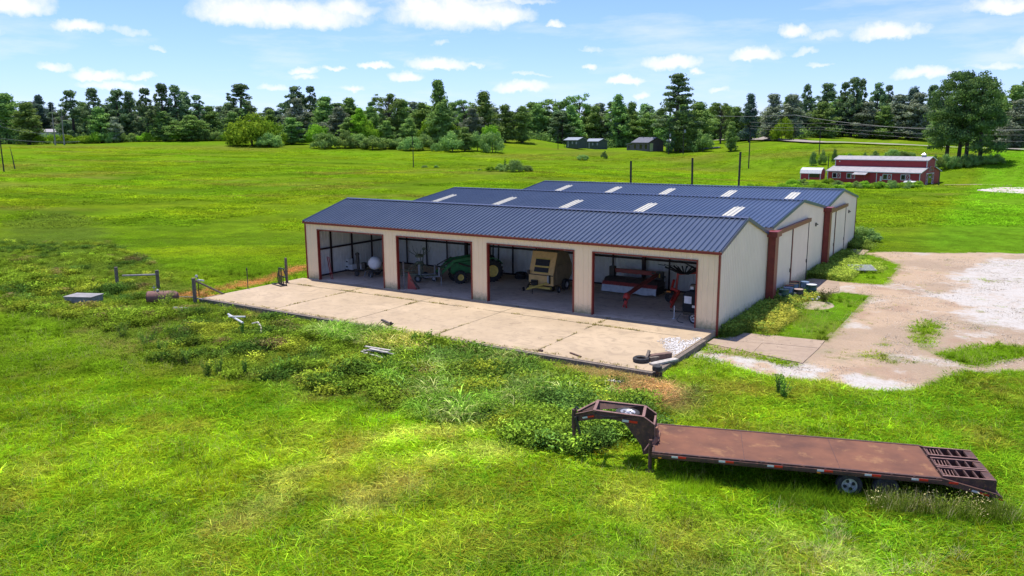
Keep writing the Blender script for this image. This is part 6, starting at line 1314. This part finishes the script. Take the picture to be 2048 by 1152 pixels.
# bramble patch behind the trailer neck, dry seed heads at the bottom
x=g.uniform(26,33.5,4200); y=g.uniform(-18.5,-11,4200); BR=[(29.2,-13),(31.2,-12.6),(32.6,-14.6),(31.5,-17.3),(29.4,-17.2),(28,-15.6)]; k=(sd(x,y,BR)+(fbm(x,y,1.2,96)-.5)*4.5>0)&(fbm(x,y,.8,196)>.38); x,y=x[k],y[k]; c=mixc(np.tile(np.array([.20,.31,.03]),(len(x),1)),np.array([.09,.17,.03]),ss(.45,.6,fbm(x,y,1.1,197)))*np.exp(g.normal(size=(len(x),1))*.45)
scatter('brambles','dark green bramble mound behind the trailer neck',[herb(90+i,110,.45,.62,.05) for i in range(4)],WM,x,y,np.clip(c,0,1),g.uniform(.35,1.35,len(x)))
x=g.uniform(33,46,9000); y=g.uniform(-25,-15,9000); k=(sd(x,y,PALE)+(fbm(x,y,1.,97)-.5)*5>0)&(fbm(x,y,.55,98,2)>.68); x,y=x[k],y[k]; c=np.tile(np.array([.42,.38,.20]),(len(x),1))*g.uniform(.6,1.3,(len(x),1))
scatter('dry_grass','pale dry grass stalks at the bottom right of the pasture',[tuft(110+i,9,.14,.55,.008,.6) for i in range(3)],GM,x,y,np.clip(c,0,1),g.uniform(.5,1.1,len(x)))
# grass tall under and beside the trailer
c_,s_=math.cos(.335),math.sin(.335); u=g.uniform(-.5,10,1500); v=g.uniform(-1.1,.15,1500); x=34.365+u*c_-v*s_; y=-17.925+u*s_+v*c_; c=np.clip(grass_col(x,y)*g.uniform(.4,1.5,(len(x),1)),0,1); k=fbm(x,y,.9,131)>.42; x,y,c,v=x[k],y[k],c[k],v[k]
scatter('tall_grass','tall seeded grass growing along the trailer side',[tuft(120+i,14,.18,.62,.007,.5) for i in range(4)],GM,x,y,c,g.uniform(.5,1.05,len(x))*(1-.25*(v>-.3)))
# single stalky plants
SP=[(245,672,'bushy'),(295,690,'V-shaped'),(327,705,'upright'),(413,745,'dark'),(437,742,'dark'),(563,742,'bushy'),(490,745,'slim'),(486,675,'slim'),(330,615,'yellow-topped'),(372,720,'leafy'),(675,750,'bushy'),(828,700,'spiky'),(860,697,'spiky'),(1556,790,'spiky'),(1566,797,'leafy')]
desc={245:'bushy green weed left of the V-shaped plant',295:'V-shaped open weed in the left strip',327:'upright dark weed right of the V-shaped plant',413:'dark little shrub, left one of a pair below the slab corner',437:'dark little shrub, right one of a pair below the slab corner',563:'bushy dark weed at the edge of the grass below the bent pipe',490:'slim weed stalk left of the bushy dark weed',486:'slim weed stalk under the white pipes',330:'yellow-topped weed growing in front of the rusty tank',372:'leafy weed clump between the V-shaped plant and shrub pair',675:'bushy weed below the board pile',828:'spiky dark stalk left of a pair near the reeds',860:'spiky dark stalk right of a pair near the reeds',1556:'tall spiky weed in the grass right of the slab corner',1566:'leafy base weed beside the tall spiky one'}
def stalk(seed,h,w,n,sz):
    g=np.random.default_rng(seed); V=[];F=[];T=[]
    for i in range(9):
        a=g.uniform(0,6.28); x1,y1=w*g.uniform(.1,.5)*math.cos(a),w*g.uniform(.1,.5)*math.sin(a); hh=h*g.uniform(.6,1)
        m=int(n/9); t=g.random(m); c=np.c_[x1*t,y1*t,hh*t]+g.normal(size=(m,3))*.05*w; nr=g.normal(size=(m,3))+np.array([0,0,.6]); nr/=np.linalg.norm(nr,axis=1)[:,None]; A=np.cross(nr,g.normal(size=(m,3)));A/=np.linalg.norm(A,axis=1)[:,None];Bv=np.cross(nr,A); s=(sz*(.6+.8*g.random(m)))[:,None]
        b=sum(len(q) for q in V); V.append(np.stack([c-A*s,c-Bv*s*.4,c+A*s,c+Bv*s*.4],1).reshape(-1,3)); F.append(np.arange(4*m).reshape(m,4)+b)
    return np.concatenate(V),np.concatenate(F)
FW=foliage('weed_foliage',(.26,.40,.05),(.15,.28,.04),2.); FY=foliage('yellow_weed_foliage',(.36,.42,.06),(.15,.26,.03),2.5)
for px,py,k in SP:
    q=atz(px,py,-.4); z=hz(q[0],q[1]); h={'spiky':.9,'slim':.9}.get(k,.95); wd={'spiky':.42,'slim':.3,'V-shaped':1.5,'bushy':1.3,'yellow-topped':1.8}.get(k,.8)
    if px==330: h=1.25
    o=thing('weed_plant',desc[px],'plant',(q[0],q[1],z),0,'single weeds in the strip'); V,F=stalk(px,h,wd,420,.055); npmesh('foliage',V,F,FY if k=='yellow-topped' else FW,parent=o)
    mb=MB()
    for i in range(5): a=i*1.3; mb.tube([(0,0,-.05),(wd*.3*math.cos(a),wd*.3*math.sin(a),h*.8)],[.012,.005],4)
    mb.build('stem',M['wood'],o)
for i,(y_,x_) in enumerate(((41.2,30.9),(41.8,31.6))): place('bush',1+i,(x_,y_,hz(x_,y_)),1.9-.5*i,2.6,['dark leafy bush at the far corner of the rear warehouse','smaller brown-green bush beyond the far warehouse corner'][i],'bushes at the warehouse corner','bush','bush')
V,F=stalk(5,.9,1.6,900,.05); o=thing('weed_plant','brown-stemmed weed clump growing between barrels and white stones','plant',(33.5,11.9,hz(33.5,11.9)+.1)); npmesh('foliage',V,F,foliage('reddish_weed',(.16,.14,.05),(.10,.12,.035),3),parent=o)
# soil mound with stones near the barrels
xs=np.linspace(32.0,34.3,24); ys=np.linspace(9.3,12.3,28); X,Y,F=grid(xs,ys); r=np.hypot((X-33.1)/1.15,(Y-10.9)/1.5); Z=hgt(X,Y)+.22*np.clip(1-r,-.1,1)*(0.8+.5*fbm(X,Y,.5,99))
tag(npmesh('soil_mound',np.c_[X,Y,Z],F,mat('pale_soil',(.42,.33,.25),(.25,.22,.10),2.5,rough=.95)),kind='structure').data.shade_smooth()
# white rock gravel on the slab corner
xs=np.arange(28.2,30.4,.05); ys=np.arange(-6.2,-1.4,.05); X,Y,F=grid(xs,ys); m_=ss(0,1,(X-28.5)*.7+(fbm(X,Y,.9,100)-.5)*2.4-np.abs(Y+3.7)*.35+.05); k=(m_[F]>.30).any(1)&(rng.random(len(F))<np.clip(m_[F].mean(1)*.9,0,.72)); 
F=F[k]; Z=.006+.02*rng.random(len(X)); tag(npmesh('spilled_gravel',np.c_[X,Y,Z],F,mat('white_rock',(.60,.58,.55),(.36,.33,.30),18,rough=.9)),'white gravel spilled over the right corner of the slab','gravel',kind='stuff')
